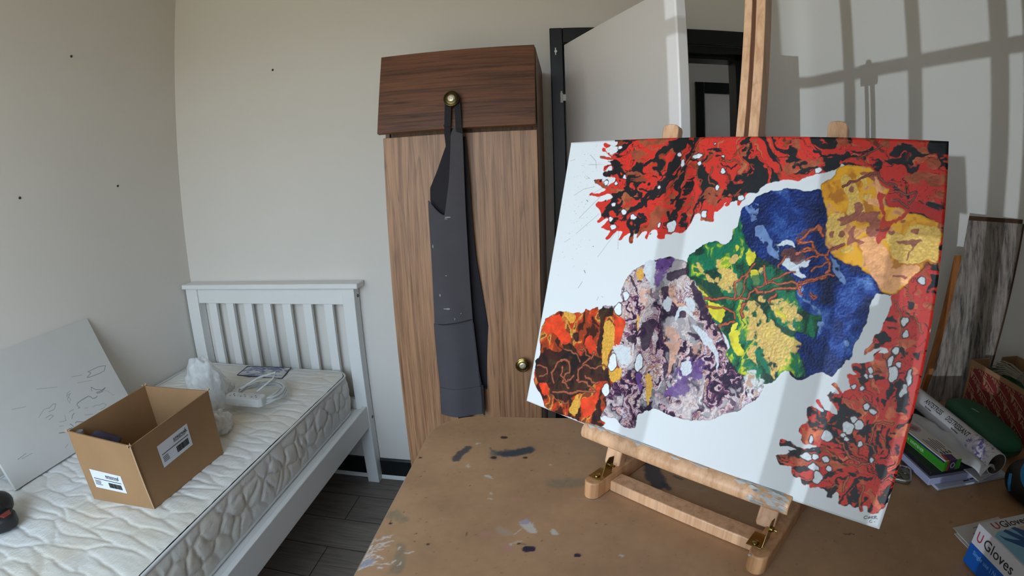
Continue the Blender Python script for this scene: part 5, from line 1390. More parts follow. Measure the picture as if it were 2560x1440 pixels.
w1 = (fbm(Ug / 22, Vg / 22, 3, 101) - .5); w2 = (fbm(Ug / 22, Vg / 22, 3, 202) - .5)
w3 = (fbm(Ug / 9, Vg / 9, 2, 111) - .5); w4 = (fbm(Ug / 9, Vg / 9, 2, 222) - .5)
WOB = (w1 * 13 + w3 * 7, w2 * 13 + w4 * 7)
WOBS = (w1 * 9 + w3 * 4, w2 * 9 + w4 * 4)
def pick(stops, v):
    xs = [s_[0] for s_ in stops]; return np.stack([np.interp(v, xs, [s_[1][k] for s_ in stops]) for k in range(3)], -1)
def bands(stops, v, soft=.012):
    """hard-edged poured-paint palette"""
    xs = []; cs = []
    for i, (a, c) in enumerate(stops):
        if i: xs.append(a - soft); cs.append(stops[i - 1][1])
        xs.append(a + soft); cs.append(c)
    return np.stack([np.interp(v, xs, [c[k] for c in cs]) for k in range(3)], -1)
def warp(x, y, s, a, seed):
    return x + a * (fbm(x / s, y / s, 4, seed) - .5) * 2, y + a * (fbm(x / s + 7.7, y / s + 3.1, 4, seed + 5) - .5) * 2
def layer(sel, m, col, metal, relief):
    rs.C[sel + (slice(0, 3),)] = rs.C[sel + (slice(0, 3),)] * (1 - m[..., None]) + col * m[..., None]
    rs.C[sel + (3,)] = rs.C[sel + (3,)] * (1 - m) + metal * m
    Hh[sel] = Hh[sel] * (1 - m) + relief * m
K = PC
def look(key, x, y):
    """pigment, metal share and relief (mm) inside each poured area"""
    if key == 'red':
        # streaks fan out of two poured centres
        wgt = np.clip((x - 800) / 250, 0, 1) * np.clip((650 - y) / 250, 0, 1)
        wgt = np.clip(wgt, 0, 1)
        ax_ = 1; xa, ya = warp(x, y, 70, 60, 11)
        r1 = np.hypot(xa - 700, ya - 1250); t1 = np.arctan2(ya - 1250, xa - 700)
        r2 = np.hypot(xa - 1330, ya - 150); t2 = np.arctan2(ya - 150, xa - 1330)
        f1 = fbm(t1 * 13, r1 / 120, 4, 31, .5); f2 = fbm(t2 * 7, r2 / 100, 4, 41, .5)
        g1 = fbm(t1 * 22 + 9, r1 / 70, 4, 51, .55); g2 = fbm(t2 * 10 + 9, r2 / 70, 4, 61, .55)
        f = f1 * (1 - wgt) + f2 * wgt; g = g1 * (1 - wgt) + g2 * wgt
        col = np.broadcast_to(np.array(K['red']), x.shape + (3,)).copy()
        tone = fbm(xa / 35, ya / 35, 3, 71)
        cp = np.clip((g - .60) / .025, 0, 1); cc_ = pick([(.3, (.16, .030, .012)), (.5, (.34, .070, .030)), (.7, (.50, .16, .075))], tone)
        col = col * (1 - cp[..., None]) + cc_ * cp[..., None]
        vein = np.abs(fbm(xa / 60, ya / 45, 3, 81) - .5); ms = fbm(x / 90, y / 90, 2, 91)
        bk_ = np.clip(np.maximum((.385 - f) / .015, (.007 + .012 * (ms - .4) - vein) / .004), 0, 1); edge_ = np.exp(-((g - .565) / .005) ** 2) * .5 + np.exp(-((f - .60) / .004) ** 2) * .6
        col = col * (1 - bk_[..., None]) + np.array(K['black']) * bk_[..., None]
        col = col * (1 - .8 * edge_[..., None])
        return col, cp * .35 * (1 - bk_), .35 * g + .25 * (1 - bk_) + .08 * tone
    xa, ya = warp(x, y, 40, 26, 300)
    if key == 'orange':
        f = fbm(xa / 30, ya / 55, 4, 310)
        col = bands([(0, (.05, .012, .006)), (.36, (.30, .045, .012)), (.46, (.60, .045, .012)), (.54, (.55, .17, .03)), (.60, (.62, .34, .06)), (.66, (.22, .05, .015))], f)
        return col, .25 + 0 * x, .8 * f + .1 * fbm(x / 4, y / 4, 2, 5)
    if key == 'purple':
        xb, yb = warp(x, y, 48, 74, 320); xb, yb = warp(xb, yb, 14, 12, 326)
        f = fbm(xb / 21, yb / 62, 5, 330, .55) - .075 * np.clip((x - 330) / 160, -1, 1) - .045; h = fbm(xb / 60 + 5, yb / 60, 3, 340)
        col = bands([(0, (.02, .008, .03)), (.36, (.10, .025, .08)), (.415, (.40, .20, .22)), (.455, (.66, .60, .63)), (.495, (.52, .26, .15)), (.54, (.09, .025, .09)), (.58, (.60, .48, .50)), (.625, (.64, .66, .70)), (.68, (.48, .17, .05))], f, .018)
        ln2 = np.clip(1 - np.abs(fbm(xb / 16, yb / 30, 3, 335) - .5) / .012, 0, 1)[..., None] * .6; col = col * (1 - ln2) + np.array((.05, .015, .05)) * ln2
        vio = np.clip((h - .52) * 7, 0, 1)[..., None] * .3; col = col * (1 - vio) + col * np.array((.55, .38, .72)) * 1.1 * vio
        pal = np.clip((.46 - h) * 6, 0, 1)[..., None] * .5; col = col * (1 - pal) + np.array((.66, .62, .62)) * pal
        return col, .2 + 0 * x, .9 * f + .25 * fbm(x / 5, y / 5, 3, 6)
    if key == 'blue':
        f = fbm(xa / 60, ya / 60, 5, 350); fine = fbm(x / 5, y / 5, 3, 7)
        col = pick([(.25, (.002, .007, .04)), (.46, (.004, .016, .10)), (.58, (.006, .030, .18)), (.70, (.03, .08, .28)), (.85, (.12, .22, .45))], f + .12 * (fine - .5))
        lum = np.clip((x - 1150) / 500, 0, 1) * .0
        return col, .25 + 0 * x, .9 * fine + .4 * f
    if key == 'green':
        xb, yb = warp(x, y, 60, 34, 360)
        f = fbm(xb / 34, yb / 70, 4, 370); h = fbm(xb / 15, yb / 60 + 9, 3, 380)
        col = bands([(0, (.003, .035, .02)), (.42, (.004, .085, .030)), (.50, (.0, .15, .07)), (.58, (.02, .17, .04)), (.63, (.22, .38, .03)), (.67, (.60, .58, .03)), (.71, (.02, .15, .05))], f)
        return col, .12 + 0 * x, .5 * f + .5 * fbm(x / 5, y / 5, 3, 8)
    if key == 'yellow':
        f = fbm(xa / 45, ya / 45, 4, 390)
        col = bands([(0, (.50, .18, .01)), (.36, (.72, .30, .01)), (.46, (.84, .40, .012)), (.62, (.80, .38, .12)), (.70, (.60, .24, .09))], f, .03)
        return col, .08 + 0 * x, .6 * f + .15 * fbm(x / 6, y / 6, 3, 9)
    fine = fbm(x / 5, y / 5, 3, 400)
    if key in ('gold', 'gold2', 'gold3'):
        c = np.array(K[key]); return c * (.72 + .56 * fine)[..., None], .14 + 0 * x, 1.1 * fine
    if key == 'palemix':
        f = fbm(xa / 18, ya / 40, 4, 410)
        return bands([(0, (.55, .35, .26)), (.42, (.66, .65, .66)), (.52, (.50, .55, .52)), (.58, (.10, .22, .14)), (.62, (.66, .66, .66))], f), .1 + 0 * x, .9 * fine
    if key in ('white', 'silver'):
        return np.array(K[key]) * (.86 + .28 * fine)[..., None], .1 + 0 * x, .7 * fine + .2
    tone = fbm(xa / 22, ya / 22, 3, 420)
    dk = {'black': .5, 'black2': .5, 'red2': .1}.get(key, .45)
    mt = {'copper': .35, 'peach': .25, 'peach2': .2, 'mauvebrown': .3, 'darkcopper': .3}.get(key, .05)
    return np.array(K[key]) * (1 - dk + 2 * dk * tone)[..., None], mt + 0 * x, .5 * tone + .45 * fine * (mt > .1)


def smooth_loop(pts, n=4):
    p = np.array(pts, float); m = len(p); out = []
    for i in range(m):
        a, b_, c_, d_ = p[i - 1], p[i], p[(i + 1) % m], p[(i + 2) % m]
        if np.hypot(*(c_ - b_)) < 6: out.append(b_); continue
        for k in range(n):
            t = k / n
            out.append(.5 * (2 * b_ + (c_ - a) * t + (2 * a - 5 * b_ + 4 * c_ - d_) * t * t + (3 * b_ - a - 3 * c_ + d_) * t ** 3))
    return out


def do_shape(key, pts, soft=1.6, al=1.0):
    pts = smooth_loop(pts)
    big = key in ('red', 'purple', 'orange', 'blue', 'green', 'yellow')
    sel, m, sd = rs.inside(pts, WOBS if big else WOB, soft)
    if m.size == 0: return
    col, mt, rl = look(key, Ug[sel], Vg[sel])
    if big and key != 'red':
        rim = np.clip(sd / 5, 0, 1) * .45 + .55; col = col * rim[..., None]
    if key in ('copper', 'black') and m.shape[0] > 12:
        brk = fbm(Ug[sel] / 30, Vg[sel] / 14, 4, 650); m = m * np.clip((brk - .43 + np.clip(sd, 0, 30) * .004) * 12, 0, 1)
    if key in ('lightblue', 'violet', 'darkcopper', 'peach2', 'gold2', 'palemix', 'green2'):
        brk = fbm(Ug[sel] / 16, Vg[sel] / 16, 4, 640); m = m * np.clip((brk - .36 + np.clip(sd, 0, 20) * .006) * 9, 0, 1); al = .85
    layer(sel, m * al, col, mt, rl)
ORDER = ['red', 'white', 'black', 'copper', 'SPOT0', 'purple', 'orange', 'blue', 'green', 'yellow']
done = set()
for stage in ORDER:
    if stage == 'SPOT0': continue
    for key, pp in SHAPES:
        if key == stage and not (key in ('black',) and False): do_shape(key, pp)
for key, pp in SHAPES:
    if key not in ORDER: do_shape(key, pp, al=.93)
rnd0 = random.Random(31); rs.win(0, 1, 0, 1)
for key, wd, pp in STROKES:
    w_ = {'ink': .9, 'ink2': 1.3}.get(key, 1.25) * wd
    rs.X, rs.Y = Ug, Vg
    if key in ('ink', 'ink2'): rs.stroke(pp, w_, K[key], 1.2); continue
    # hand-poured strands: a lighter core inside a dark rim
    rs.X, rs.Y = Ug + WOB[0] * .6, Vg + WOB[1] * .6
    P2 = []
    for i in range(len(pp) - 1):
        for q in range(4):
            t = q / 4; a = pp[i][0] * (1 - t) + pp[i + 1][0] * t; b_ = pp[i][1] * (1 - t) + pp[i + 1][1] * t
            P2.append((a + 3.2 * math.sin(a * .17 + b_ * .11), b_ + 3.2 * math.cos(a * .13 - b_ * .19)))
    P2.append(pp[-1])
    if key == 'black': rs.stroke(P2, w_ * 1.3, K[key], 1.4); continue
    sc_w = .62 if key == 'copper' else 1.0
    rs.stroke(P2, w_ * 1.05 * sc_w + 2.2, np.array(K[key]) * .22, 1.4); rs.stroke(P2, w_ * .72 * sc_w, K[key], 1.4, metal=.3)
    for q in range(0, len(P2), 9):
        if rnd0.random() < .3: rs.stroke([P2[q], (P2[q][0] + .5, P2[q][1])], w_ * rnd0.uniform(1.2, 1.9), np.array(K[key]) * rnd0.uniform(.5, 1.1), 1.8, metal=.3)
rs.X, rs.Y = Ug, Vg
for cx_, cy2, rx, ry in SPOTS:
    pp = [(cx_ + rx * (1 + .16 * math.sin(3 * a + cx_)) * math.cos(a), cy2 + ry * (1 + .14 * math.sin(2 * a + cy2)) * math.sin(a)) for a in [k * math.pi / 9 for k in range(18)]]
    big_ = [(cx_ + (x_ - cx_) * (1 + 3.2 / max(rx, 3)), cy2 + (y_ - cy2) * (1 + 3.2 / max(ry, 3))) for x_, y_ in pp]
    sel, m, sd = rs.inside(big_, WOBS, 1.5); layer(sel, m, np.array((.06, .03, .035)), 0, .3)
    sel, m, sd = rs.inside(pp, WOBS, 1.5); fine = fbm(Ug[sel] / 4, Vg[sel] / 4, 2, 55)
    layer(sel, m, np.array((.74, .78, .82)) * (.8 + .3 * fine)[..., None], 0, .5 + .4 * fine)
# flung specks round the left end of the pour
rnd = random.Random(12)
for i in range(150):
    a = rnd.gauss(0, 1); b_ = rnd.gauss(0, 1); x_ = 120 + a * 55; y_ = 840 + b_ * 170
    if x_ < 8 or y_ < 300: continue
    l_ = rnd.choice((1, 1, 2, 2, 5)); th_ = math.atan2(y_ - 950, x_ - 330) + rnd.gauss(0, .3)
    rs.stroke([(x_, y_), (x_ + l_ * math.cos(th_), y_ + l_ * math.sin(th_))], rnd.uniform(.5, 1.1), (.18, .18, .19), 1.0)
grain = (fbm(Ug / 3.2, Vg / 3.2, 2, 500) - .5) * .10
Pn = (Hh * .0007 + grain * .0006)
Ed = np.minimum.reduce([Ug, CW * 2000 - Ug, Vg, CH * 2000 - Vg]) / 2000
Pn -= .0022 * np.clip(1 - Ed / .0045, 0, 1) ** 2
P3 = np.array(O) + (Ug / 2000)[..., None] * np.array(U) + (Vg / 2000)[..., None] * np.array(V) + Pn[..., None] * np.array(N)
pt_ = thing('abstract_painting', E1(CW / 2, 0), 'large white canvas with poured red, yellow, blue, green and purple blooms on the easel', 'painting')
ART = painted('poured_acrylic', .42, .10, 1500, metal_attr=True, spec=.3, bdist=.0004)
grid_mesh('painted_face', P3, ART, pt_, cols=rs.C)
# painted wrap round the four sides
c_ = rs.C; ring = [(P3[:, 0], c_[:, 0]), (P3[-1, :], c_[-1, :]), (P3[::-1, -1], c_[::-1, -1]), (P3[0, ::-1], c_[0, ::-1])]
Pr = np.concatenate([r[0][:-1] for r in ring]); Cr = np.concatenate([r[1][:-1] for r in ring])
Pb = Pr - np.array(N) * (CT - .0024)
Pw = np.stack([Pr, Pr * .5 + Pb * .5, Pb], 1); Cw = np.stack([Cr, Cr, Cr], 1)
grid_mesh('canvas_side', Pw, ART, pt_, wrap_u=True, cols=Cw, smooth=False)
obj('stretcher', B().prism([(.001, .001), (CW - .001, .001), (CW - .001, CH - .001), (.001, CH - .001)], E1, -.0190, -.004), plain('canvas_edge', (0, 0, 0)), pt_)

# ------------------------------------------------------------------ boards leaning on the right wall
PLK = wood('grey_oak_laminate', srgb(160, 148, 138), srgb(74, 68, 65), 'Z', .5, scale=.9, lines=.35, warp=1.0)
PLE = plain('laminate_core_edge', srgb(72, 46, 30), .6, var=.15, scale=40)
p_bl, p_tl, p_tr = Vector((.957, 1.064, TT + .001)), Vector((1.067, 1.124, 1.374)), Vector((1.253, 1.104, 1.374))
p_br = p_bl + (p_tr - p_tl)
p_br.z = TT + .001
def slab(name, a, b2, c, d, th, m, parent=None):
    n = (b2 - a).cross(d - a).normalized() * th
    return obj(name, B().hexa([a, b2, c, d, a + n, b2 + n, c + n, d + n]), m, parent)
pk_ = thing('laminate_plank', p_bl.lerp(p_br, .5), 'grey oak-effect laminate plank with brown edges leaning on the right wall', 'plank')
nn = (p_br - p_bl).cross(p_tl - p_bl).normalized(); nn = nn if nn.y > 0 else -nn
def slab2(name, q, back, m, parent, **k):
    return obj(name, B().hexa([p for p in q] + [p + nn * back for p in q]), m, parent, **k)
slab2('plank_face', [p_bl, p_br, p_tr, p_tl], .007, PLK, pk_)
e_ = (p_br - p_bl).normalized(); upv = (p_tl - p_bl).normalized()
slab2('tongue_edge', [p_br + nn * .002, p_br + e_ * .009 + nn * .002, p_tr + e_ * .009 + nn * .002, p_tr + nn * .002], .004, PLE, pk_)
slab2('tongue_edge', [p_tl + nn * .002, p_tr + nn * .002, p_tr + upv * .012 + nn * .002, p_tl + upv * .012 + nn * .002], .004, PLE, pk_)
q0 = p_bl + nn * .010 - e_ * .014; q1 = q0 + e_ * .08; t0 = q0 + upv * .395; t1 = t0 + e_ * .08
q0.z = TT + .001; q1.z = TT + .001
finish(obj('wooden_board', B().hexa([q0, q1, t1, t0] + [p + nn * .012 for p in (q0, q1, t1, t0)]), wood('orange_pine', srgb(168, 106, 58), srgb(140, 82, 42), 'Z', .5, lines=.1)), None,
       'orange-brown wooden board behind the laminate plank, showing as a narrow strip', 'board')

# ------------------------------------------------------------------ shoe box
SBX, SBY0, SBY1, SBZ = 1.068, .735, 1.040, TT + .125
KR = plain('kraft_board', srgb(150, 112, 78), .85, var=.05, scale=14)
REDP = plain('red_print', srgb(120, 38, 34), .7, var=.05)
sbx = thing('shoe_box', (1.165, .90, TT), 'open kraft shoe box printed red with repeated lettering by the right wall', 'box')
tilt = -.018 / .315
SF = lambda y, z, d: Vector((SBX + (SBY1 - y) * tilt + d, y, z))      # front face, d inwards
z0_ = TT + .001
obj('front_panel', B().prism([(SBY0, z0_), (SBY1, z0_), (SBY1, SBZ), (SBY0, SBZ)], SF, 0, .003), KR, sbx)
obj('rear_panel', B().prism([(SBY0, z0_), (SBY1, z0_), (SBY1, SBZ), (SBY0, SBZ)], SF, .175, .178), KR, sbx)
obj('base_panel', B().prism([(SBY0, z0_), (SBY1, z0_), (SBY1, z0_ + .003), (SBY0, z0_ + .003)], SF, .003, .175), KR, sbx)
notch = [(0, z0_), (.178, z0_), (.178, SBZ), (.118, SBZ)] + [(.092 + .026 * math.cos(a), SBZ - .030 * math.sin(a)) for a in [k * math.pi / 10 for k in range(1, 10)]] + [(.066, SBZ), (0, SBZ)]
obj('end_panel', B().prism(notch, lambda x, z, d: Vector((SBX + x, SBY1 - d, z)), .0, .003), KR, sbx)
obj('end_panel', B().prism([(0, z0_), (.178, z0_), (.178, SBZ), (0, SBZ)], lambda x, z, d: Vector((SBX + (SBY1 - SBY0) * tilt + x, SBY0 + d, z)), 0, .003), KR, sbx)
rp_ = obj('red_panel', B().prism([(SBY0 + .005, z0_ + .004), (SBY1 - .010, z0_ + .004), (SBY1 - .010, SBZ - .022), (SBY1 - .04, SBZ - .012), (SBY0 + .005, SBZ - .012)], SF, -.0006, 0), REDP, sbx, label='deep red printed panel')
bs = []
for row in range(-2, 12):
    for colm in range(-2, 9):
        x_ = colm * .0535 + row * .016; y_ = row * .0285 - .035
        fx = lambda x, y, d, x_=x_, y_=y_: SF(SBY1 - (x_ + x), z0_ + y_ + y - .50 * x, -.0008 - d)
        if not (-.06 < x_ < SBY1 - SBY0 and -.03 < y_ < .17): continue
        g = B(); g.prism([(.0, .019), (.003, .019), (.0082, .0065), (.0120, .0205), (.046, .0205), (.046, .0228), (.0104, .0228), (.0082, .0135), (.0060, .004), (.0045, .0025)], fx, 0, .0003)
        bs.append(g); bs.append(text_mesh('ANS', .0195, lambda x, y, d, fx=fx: fx(x + .0118, y + .0035, d), depth=.0003, xs=.95))
lt_ = merge(bs)
for co_, no_ in (((0, SBY0 + .006, 0), (0, -1, 0)), ((0, SBY1 - .011, 0), (0, 1, 0)), ((0, 0, z0_ + .005), (0, 0, -1)), ((0, 0, SBZ - .013), (0, 0, 1))):
    bmesh.ops.bisect_plane(lt_.bm, geom=lt_.bm.verts[:] + lt_.bm.edges[:] + lt_.bm.faces[:], plane_co=co_, plane_no=no_, clear_outer=True)
bs = [lt_]
obj('lettering', merge(bs), plain('kraft_lettering', srgb(176, 138, 108), .75), rp_)
# raffia bundle and green cloth lying in the box
b = B(); rnd = random.Random(9)
for i in range(46):
    a = rnd.uniform(-1, 1); c_ = rnd.uniform(-1, 1); base_ = Vector((1.135 + .010 * a, .915 + .006 * c_, TT + .118 + .006 * c_))
    pts_ = [base_ + Vector((.012 * a, .085, -.010 + .016 * c_)), base_ + Vector((.006 * a, .05, .004 + .006 * c_)), base_, base_ + Vector((.020 * a, -.045, .012 * c_ + .004)), base_ + Vector((.034 * a, -.095, .02 * c_ - .004))]
    P2 = []
    for k in range(len(pts_) - 1):
        for q in range(3): P2.append(pts_[k].lerp(pts_[k + 1], q / 3) + Vector((rnd.uniform(-.001, .001), 0, rnd.uniform(-.001, .001))))
    P2.append(pts_[-1]); b.tube(P2, .0016, 5)
b.tube([Vector((1.135 + .015 * math.cos(a), .917 + .002 * math.sin(2 * a), TT + .118 + .013 * math.sin(a))) for a in [k * math.pi / 6 for k in range(26)]], .0014, 5)
finish(obj('raffia_bundle', b, plain('grey_raffia', srgb(150, 143, 128), .85, var=.12, scale=60), smooth=True), None, 'tied bundle of pale grey raffia string lying in the shoe box', 'string')
b = B(); b.grid(lambda s, t: Vector((1.088 + .155 * s, 1.045 - .285 * t, TT + .076 + .012 * math.sin(5 * s + 6 * t) + .008 * math.sin(17 * t + 3 * s))), 30, 50)
finish(obj('green_cloth', b, plain('green_fleece', srgb(24, 92, 62), .9, var=.25, scale=40, bmp=.5, bscale=300), smooth=True, solid=.006), None, 'green fleecy cloth filling the shoe box under the raffia', 'cloth')

# ------------------------------------------------------------------ green case
GC = plain('dark_green_case', srgb(12, 84, 60), .5, var=.06, bmp=.1, bscale=300)
gc = thing('green_case', (.985, .855, TT), 'dark green rounded zip case between the shoe box and poster roll', 'case')
def sup(t, n): return math.copysign(abs(math.cos(t)) ** (2 / n), math.cos(t)), math.copysign(abs(math.sin(t)) ** (2 / n), math.sin(t))
def case_f(u, v):
    a, c_ = sup(2 * math.pi * u, 3.4); e1, e2 = sup(math.pi * (v - .5), 3.0)
    x = a * e1 * .052; y = c_ * e1 * .128; z = e2 * .027
    yw = math.radians(-9)
    return Vector((.978 + x * math.cos(yw) - y * math.sin(yw), .868 + x * math.sin(yw) + y * math.cos(yw), TT + .0285 + z))
obj('case_shell', B().grid(case_f, 64, 32), GC, gc, smooth=True)
b = B(); b.rings([[case_f(i / 64, .5) + (case_f(i / 64, .5) - Vector((.978, .868, TT + .0285))).normalized() * .0006 * math.cos(q) + Vector((0, 0, .0016 * math.sin(q))) for q in [2 * math.pi * k / 6 for k in range(6)]] for i in list(range(64)) + [0]], caps=False)
obj('zip_line', b, plain('dark_zip', srgb(8, 50, 38), .6), gc)
obj('case_print', text_mesh('BRESSER', .0085, lambda x, y, d: Vector((.972 - y * .98 + x * .157, .905 - x * .98 - y * .157, TT + .0562 + d - .0002)), depth=.0008, xs=.8), plain('pale_print', srgb(150, 160, 156), .5), gc)

# ------------------------------------------------------------------ stack of magazines, book, boxes, roll
MAG = plain('glossy_magazine', srgb(186, 190, 208), .35, var=.06, scale=16); MAG2 = plain('lilac_magazine', srgb(160, 164, 196), .35, var=.12, scale=10)
def flat_thing(name, x0_, y0_, x1_, y1_, z0q, z1q, rotd, m, label, cat, group=None, bev=.0008):
    c_ = Vector(((x0_ + x1_) / 2, (y0_ + y1_) / 2)); cR2, sR2 = math.cos(rotd), math.sin(rotd); hx2, hy2 = (x1_ - x0_) / 2, (y1_ - y0_) / 2
    return finish(obj(name, B().prism([(-hx2, -hy2), (hx2, -hy2), (hx2, hy2), (-hx2, hy2)], lambda x, y, d: (c_.x + x * cR2 - y * sR2, c_.y + x * sR2 + y * cR2, d), z0q, z1q), m, bevel=bev), None, label, cat, group)
flat_thing('magazine', .716, .695, .912, .985, TT + .0005, TT + .006, 0.02, MAG, 'white glossy magazine at the bottom of the paper stack', 'magazine', 'stacked magazines')
b = B()
for (a, c_, l_) in ((.792, .7015, .016), (.812, .704, .010), (.806, .7085, .007)): b.prism([(a, c_), (a + l_, c_ + .001), (a + l_, c_ + .004), (a, c_ + .003)], lambda x, y, d: (x, y, d), TT + .0061, TT + .0066)
o_ = obj('cover_print', b, INK, bpy.data.objects['magazine'])
flat_thing('magazine', .700, .708, .895, .995, TT + .0065, TT + .021, 0.015, MAG2, 'thick lilac and white magazine under the black book', 'magazine', 'stacked magazines')
flat_thing('black_book', .706, .716, .862, .975, TT + .0215, TT + .032, 0.01, plain('black_cover', srgb(26, 26, 32), .45), 'thin black book on the magazines under the green and white carton', 'book')
# green and white carton
gx0, gx1, gy0, gy1, gz0, gz1 = .730, .777, .709, .905, TT + .0325, TT + .056
gt = thing('slim_carton', ((gx0 + gx1) / 2, .8, gz0), 'slim white carton with a green side lying on the black book', 'carton')
rotg = .05; GF = lambda x, y, z: Vector((gx0 + x * math.cos(rotg) - (y) * math.sin(rotg), gy0 + x * math.sin(rotg) + y * math.cos(rotg), gz0 + z))
cw_, cl_, ch_ = .046, .196, .0235
obj('carton_body', B().prism([(0, 0), (cw_, 0), (cw_, cl_), (0, cl_)], GF, 0, ch_), plain('carton_white', srgb(206, 200, 194), .5, var=.03), gt, bevel=.0006)
obj('green_side', B().prism([(0, .001), (cl_, .001), (cl_, ch_ * .78), (0, ch_ * .78)], lambda y, z, d: GF(-d, y, z), 0, .0006), plain('leaf_green_print', srgb(52, 138, 34), .45, var=.1), gt)
obj('green_side', B().prism([(0, .001), (cw_, .001), (cw_, ch_ * .95), (0, ch_ * .95)], lambda x, z, d: GF(x, -d, z), 0, .0006), plain('leaf_green_print', (0, 0, 0)), gt)
obj('blue_band', B().prism([(0, ch_ * .79), (cl_, ch_ * .79), (cl_, ch_ * .93), (0, ch_ * .93)], lambda y, z, d: GF(-d, y, z), 0, .0007), plain('navy_print', srgb(32, 40, 96), .45), gt)
obj('violet_band', merge([B().prism([(.014, 0), (.032, 0), (.032, ch_), (.014, ch_)], lambda x, z, d: GF(x, -d, z), .0006, .0012), B().prism([(.010, 0), (.030, 0), (.032, .018), (.014, .022)], GF, ch_, ch_ + .0006)]), plain('violet_print', srgb(58, 38, 88), .45), gt)
obj('red_band', merge([B().prism([(.010, 0), (.014, 0), (.014, ch_), (.010, ch_)], lambda x, z, d: GF(x, -d, z), .0006, .0012), B().prism([(.003, 0), (.010, 0), (.014, .022), (.008, .022)], GF, ch_, ch_ + .0006)]), plain('orange_red_print', srgb(170, 60, 44), .45), gt)
b = B(); R2 = []
b.tube([GF(.023 + .0052 * math.cos(a), -.0016, ch_ * .5 + .0052 * math.sin(a)) for a in [k * math.pi / 10 for k in range(21)]], .0012, 6, caps=False)
obj('ring_mark', b, plain('pale_print', (0, 0, 0)), gt)
b = B(); b.prism([(.023 + .0155 * math.cos(a), .135 + .020 * math.sin(a)) for a in [k * math.pi / 14 for k in range(28)]], GF, ch_, ch_ + .0004); obj('oval_picture', b, plain('mauve_print', srgb(168, 146, 156), .5, var=.15, scale=60), gt)
b = B(); b.prism([(.023 + .009 * math.cos(a), .133 + .010 * math.sin(a)) for a in [k * math.pi / 14 for k in range(28)]], GF, ch_ + .0004, ch_ + .0007); obj('oval_picture', b, plain('rose_print', srgb(150, 104, 108), .5), gt)
b = B()
for i in range(6):
    b.prism([(.010 + i * .0055, .035 + .010 * (i % 2)), (.0115 + i * .0055, .035 + .010 * (i % 2)), (.0115 + i * .0055, .088 - .006 * (i % 3)), (.010 + i * .0055, .088 - .006 * (i % 3))], GF, ch_, ch_ + .0004)
for i in range(4): b.prism([(.012 + i * .0075, .0235), (.0155 + i * .0075, .0235), (.0155 + i * .0075, .033), (.012 + i * .0075, .033)], GF, ch_, ch_ + .0004)
b.prism([(.014, .168), (.022, .168), (.022, .182), (.014, .182)], GF, ch_, ch_ + .0004)
g2 = text_mesh('TEETH  WHITENER', .0095, lambda x, y, d: GF(-.0008 - d, cl_ - .052 - x, ch_ * .28 + y), depth=.0003)
obj('small_print', b, plain('grey_ink', srgb(70, 64, 72), .6), gt); obj('side_print', g2, plain('pale_green_print', srgb(190, 214, 180), .5), gt)
# crumpled white paper bag
PB = plain('white_bag_paper', srgb(196, 197, 200), .6, var=.03, bmp=.4, bscale=30)
b = B()
def bag_f(s, t):
    y = .672 + .255 * t; xl, xr = .800 - .022 * t, .862 - .006 * t
    return Vector((xl + (xr - xl) * s, y + (.018 * s if t < .05 else 0), TT + .026 + .020 * math.sin(math.pi * (.15 + .8 * s)) + .004 * math.sin(9 * t + 4 * s) + .003 * math.sin(23 * t - 7 * s)))
b.grid(bag_f, 20, 50); b.grid(lambda s, t: (lambda p: Vector((p.x, p.y, TT + .0225 + .002 * math.sin(8 * t))))(bag_f(s, t)), 20, 50)
finish(obj('paper_bag', b, PB, smooth=True, solid=.0012), None, 'crumpled flat white paper bag lying beside the poster roll', 'bag')
# printed poster roll
rl = thing('poster_roll', (.852, .83, TT + .022), 'white printed poster roll with black capitals and a dark open end', 'roll')
r0 = Vector((.848, .683, TT + .049)); r1 = Vector((.872, 1.020, TT + .049)); ra = (r1 - r0).normalized(); re = ra.cross(Vector((0, 0, 1))).normalized(); RR = .0235
def RC(s, a, d=0): return r0 + ra * s + (RR + d) * (math.cos(a) * re + math.sin(a) * Vector((0, 0, 1)))
Lr = (r1 - r0).length
n_ = 36
def roll_pts(s, r): return [r0 + ra * s + r * (math.cos(2 * math.pi * k / n_) * re + math.sin(2 * math.pi * k / n_) * Vector((0, 0, 1))) for k in range(n_)]
obj('roll_body', B().rings([roll_pts(0, RR - .002), roll_pts(0, RR), roll_pts(Lr, RR), roll_pts(Lr, RR - .002)], caps=False), plain('poster_paper', srgb(200, 199, 203), .45, var=.03), rl, smooth='auto')
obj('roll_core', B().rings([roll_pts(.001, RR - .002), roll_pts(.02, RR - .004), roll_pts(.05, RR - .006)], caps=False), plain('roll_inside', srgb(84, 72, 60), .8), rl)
b = B(); b.rings([roll_pts(.05, RR - .006), roll_pts(.051, .001)], caps=True); obj('roll_hole_shade', b, plain('roll_hole_dark', srgb(46, 38, 32), .8), rl)  # dark disc put in for the shade inside the open end
b = B(); b.grid(lambda s, t: RC(.008 + .075 * s, math.radians(52 + 130 * t), .0004), 10, 20); obj('flower_picture', b, (lambda: (lambda m, t, p: (t.links.new(ramp(t, noise(t, 55, 4, .6, coords(t), 1.5).outputs[0], [(.38, srgb(96, 80, 140)), (.5, srgb(198, 194, 204)), (.6, srgb(214, 210, 214)), (.68, srgb(190, 120, 70))]), p.inputs['Base Color']), m)[1])(*nodes('flower_print')))(), rl, smooth=True)
b = B(); b.grid(lambda s, t: RC(.0 + Lr * s, math.radians(58 + 14 * t), .0003), 10, 6); obj('marbled_strip', b, plain('marbled_print', srgb(150, 147, 148), .5, var=.25, scale=50), rl, smooth=True)
def rolltext(txt, size, s0, a0, spacing=.95, xs=.8):
    return text_mesh(txt, size, lambda x, y, d: RC(s0 - x, a0 - y / RR, .0005 + d), depth=.0003, spacing=spacing, xs=xs)
aT = math.radians(142)
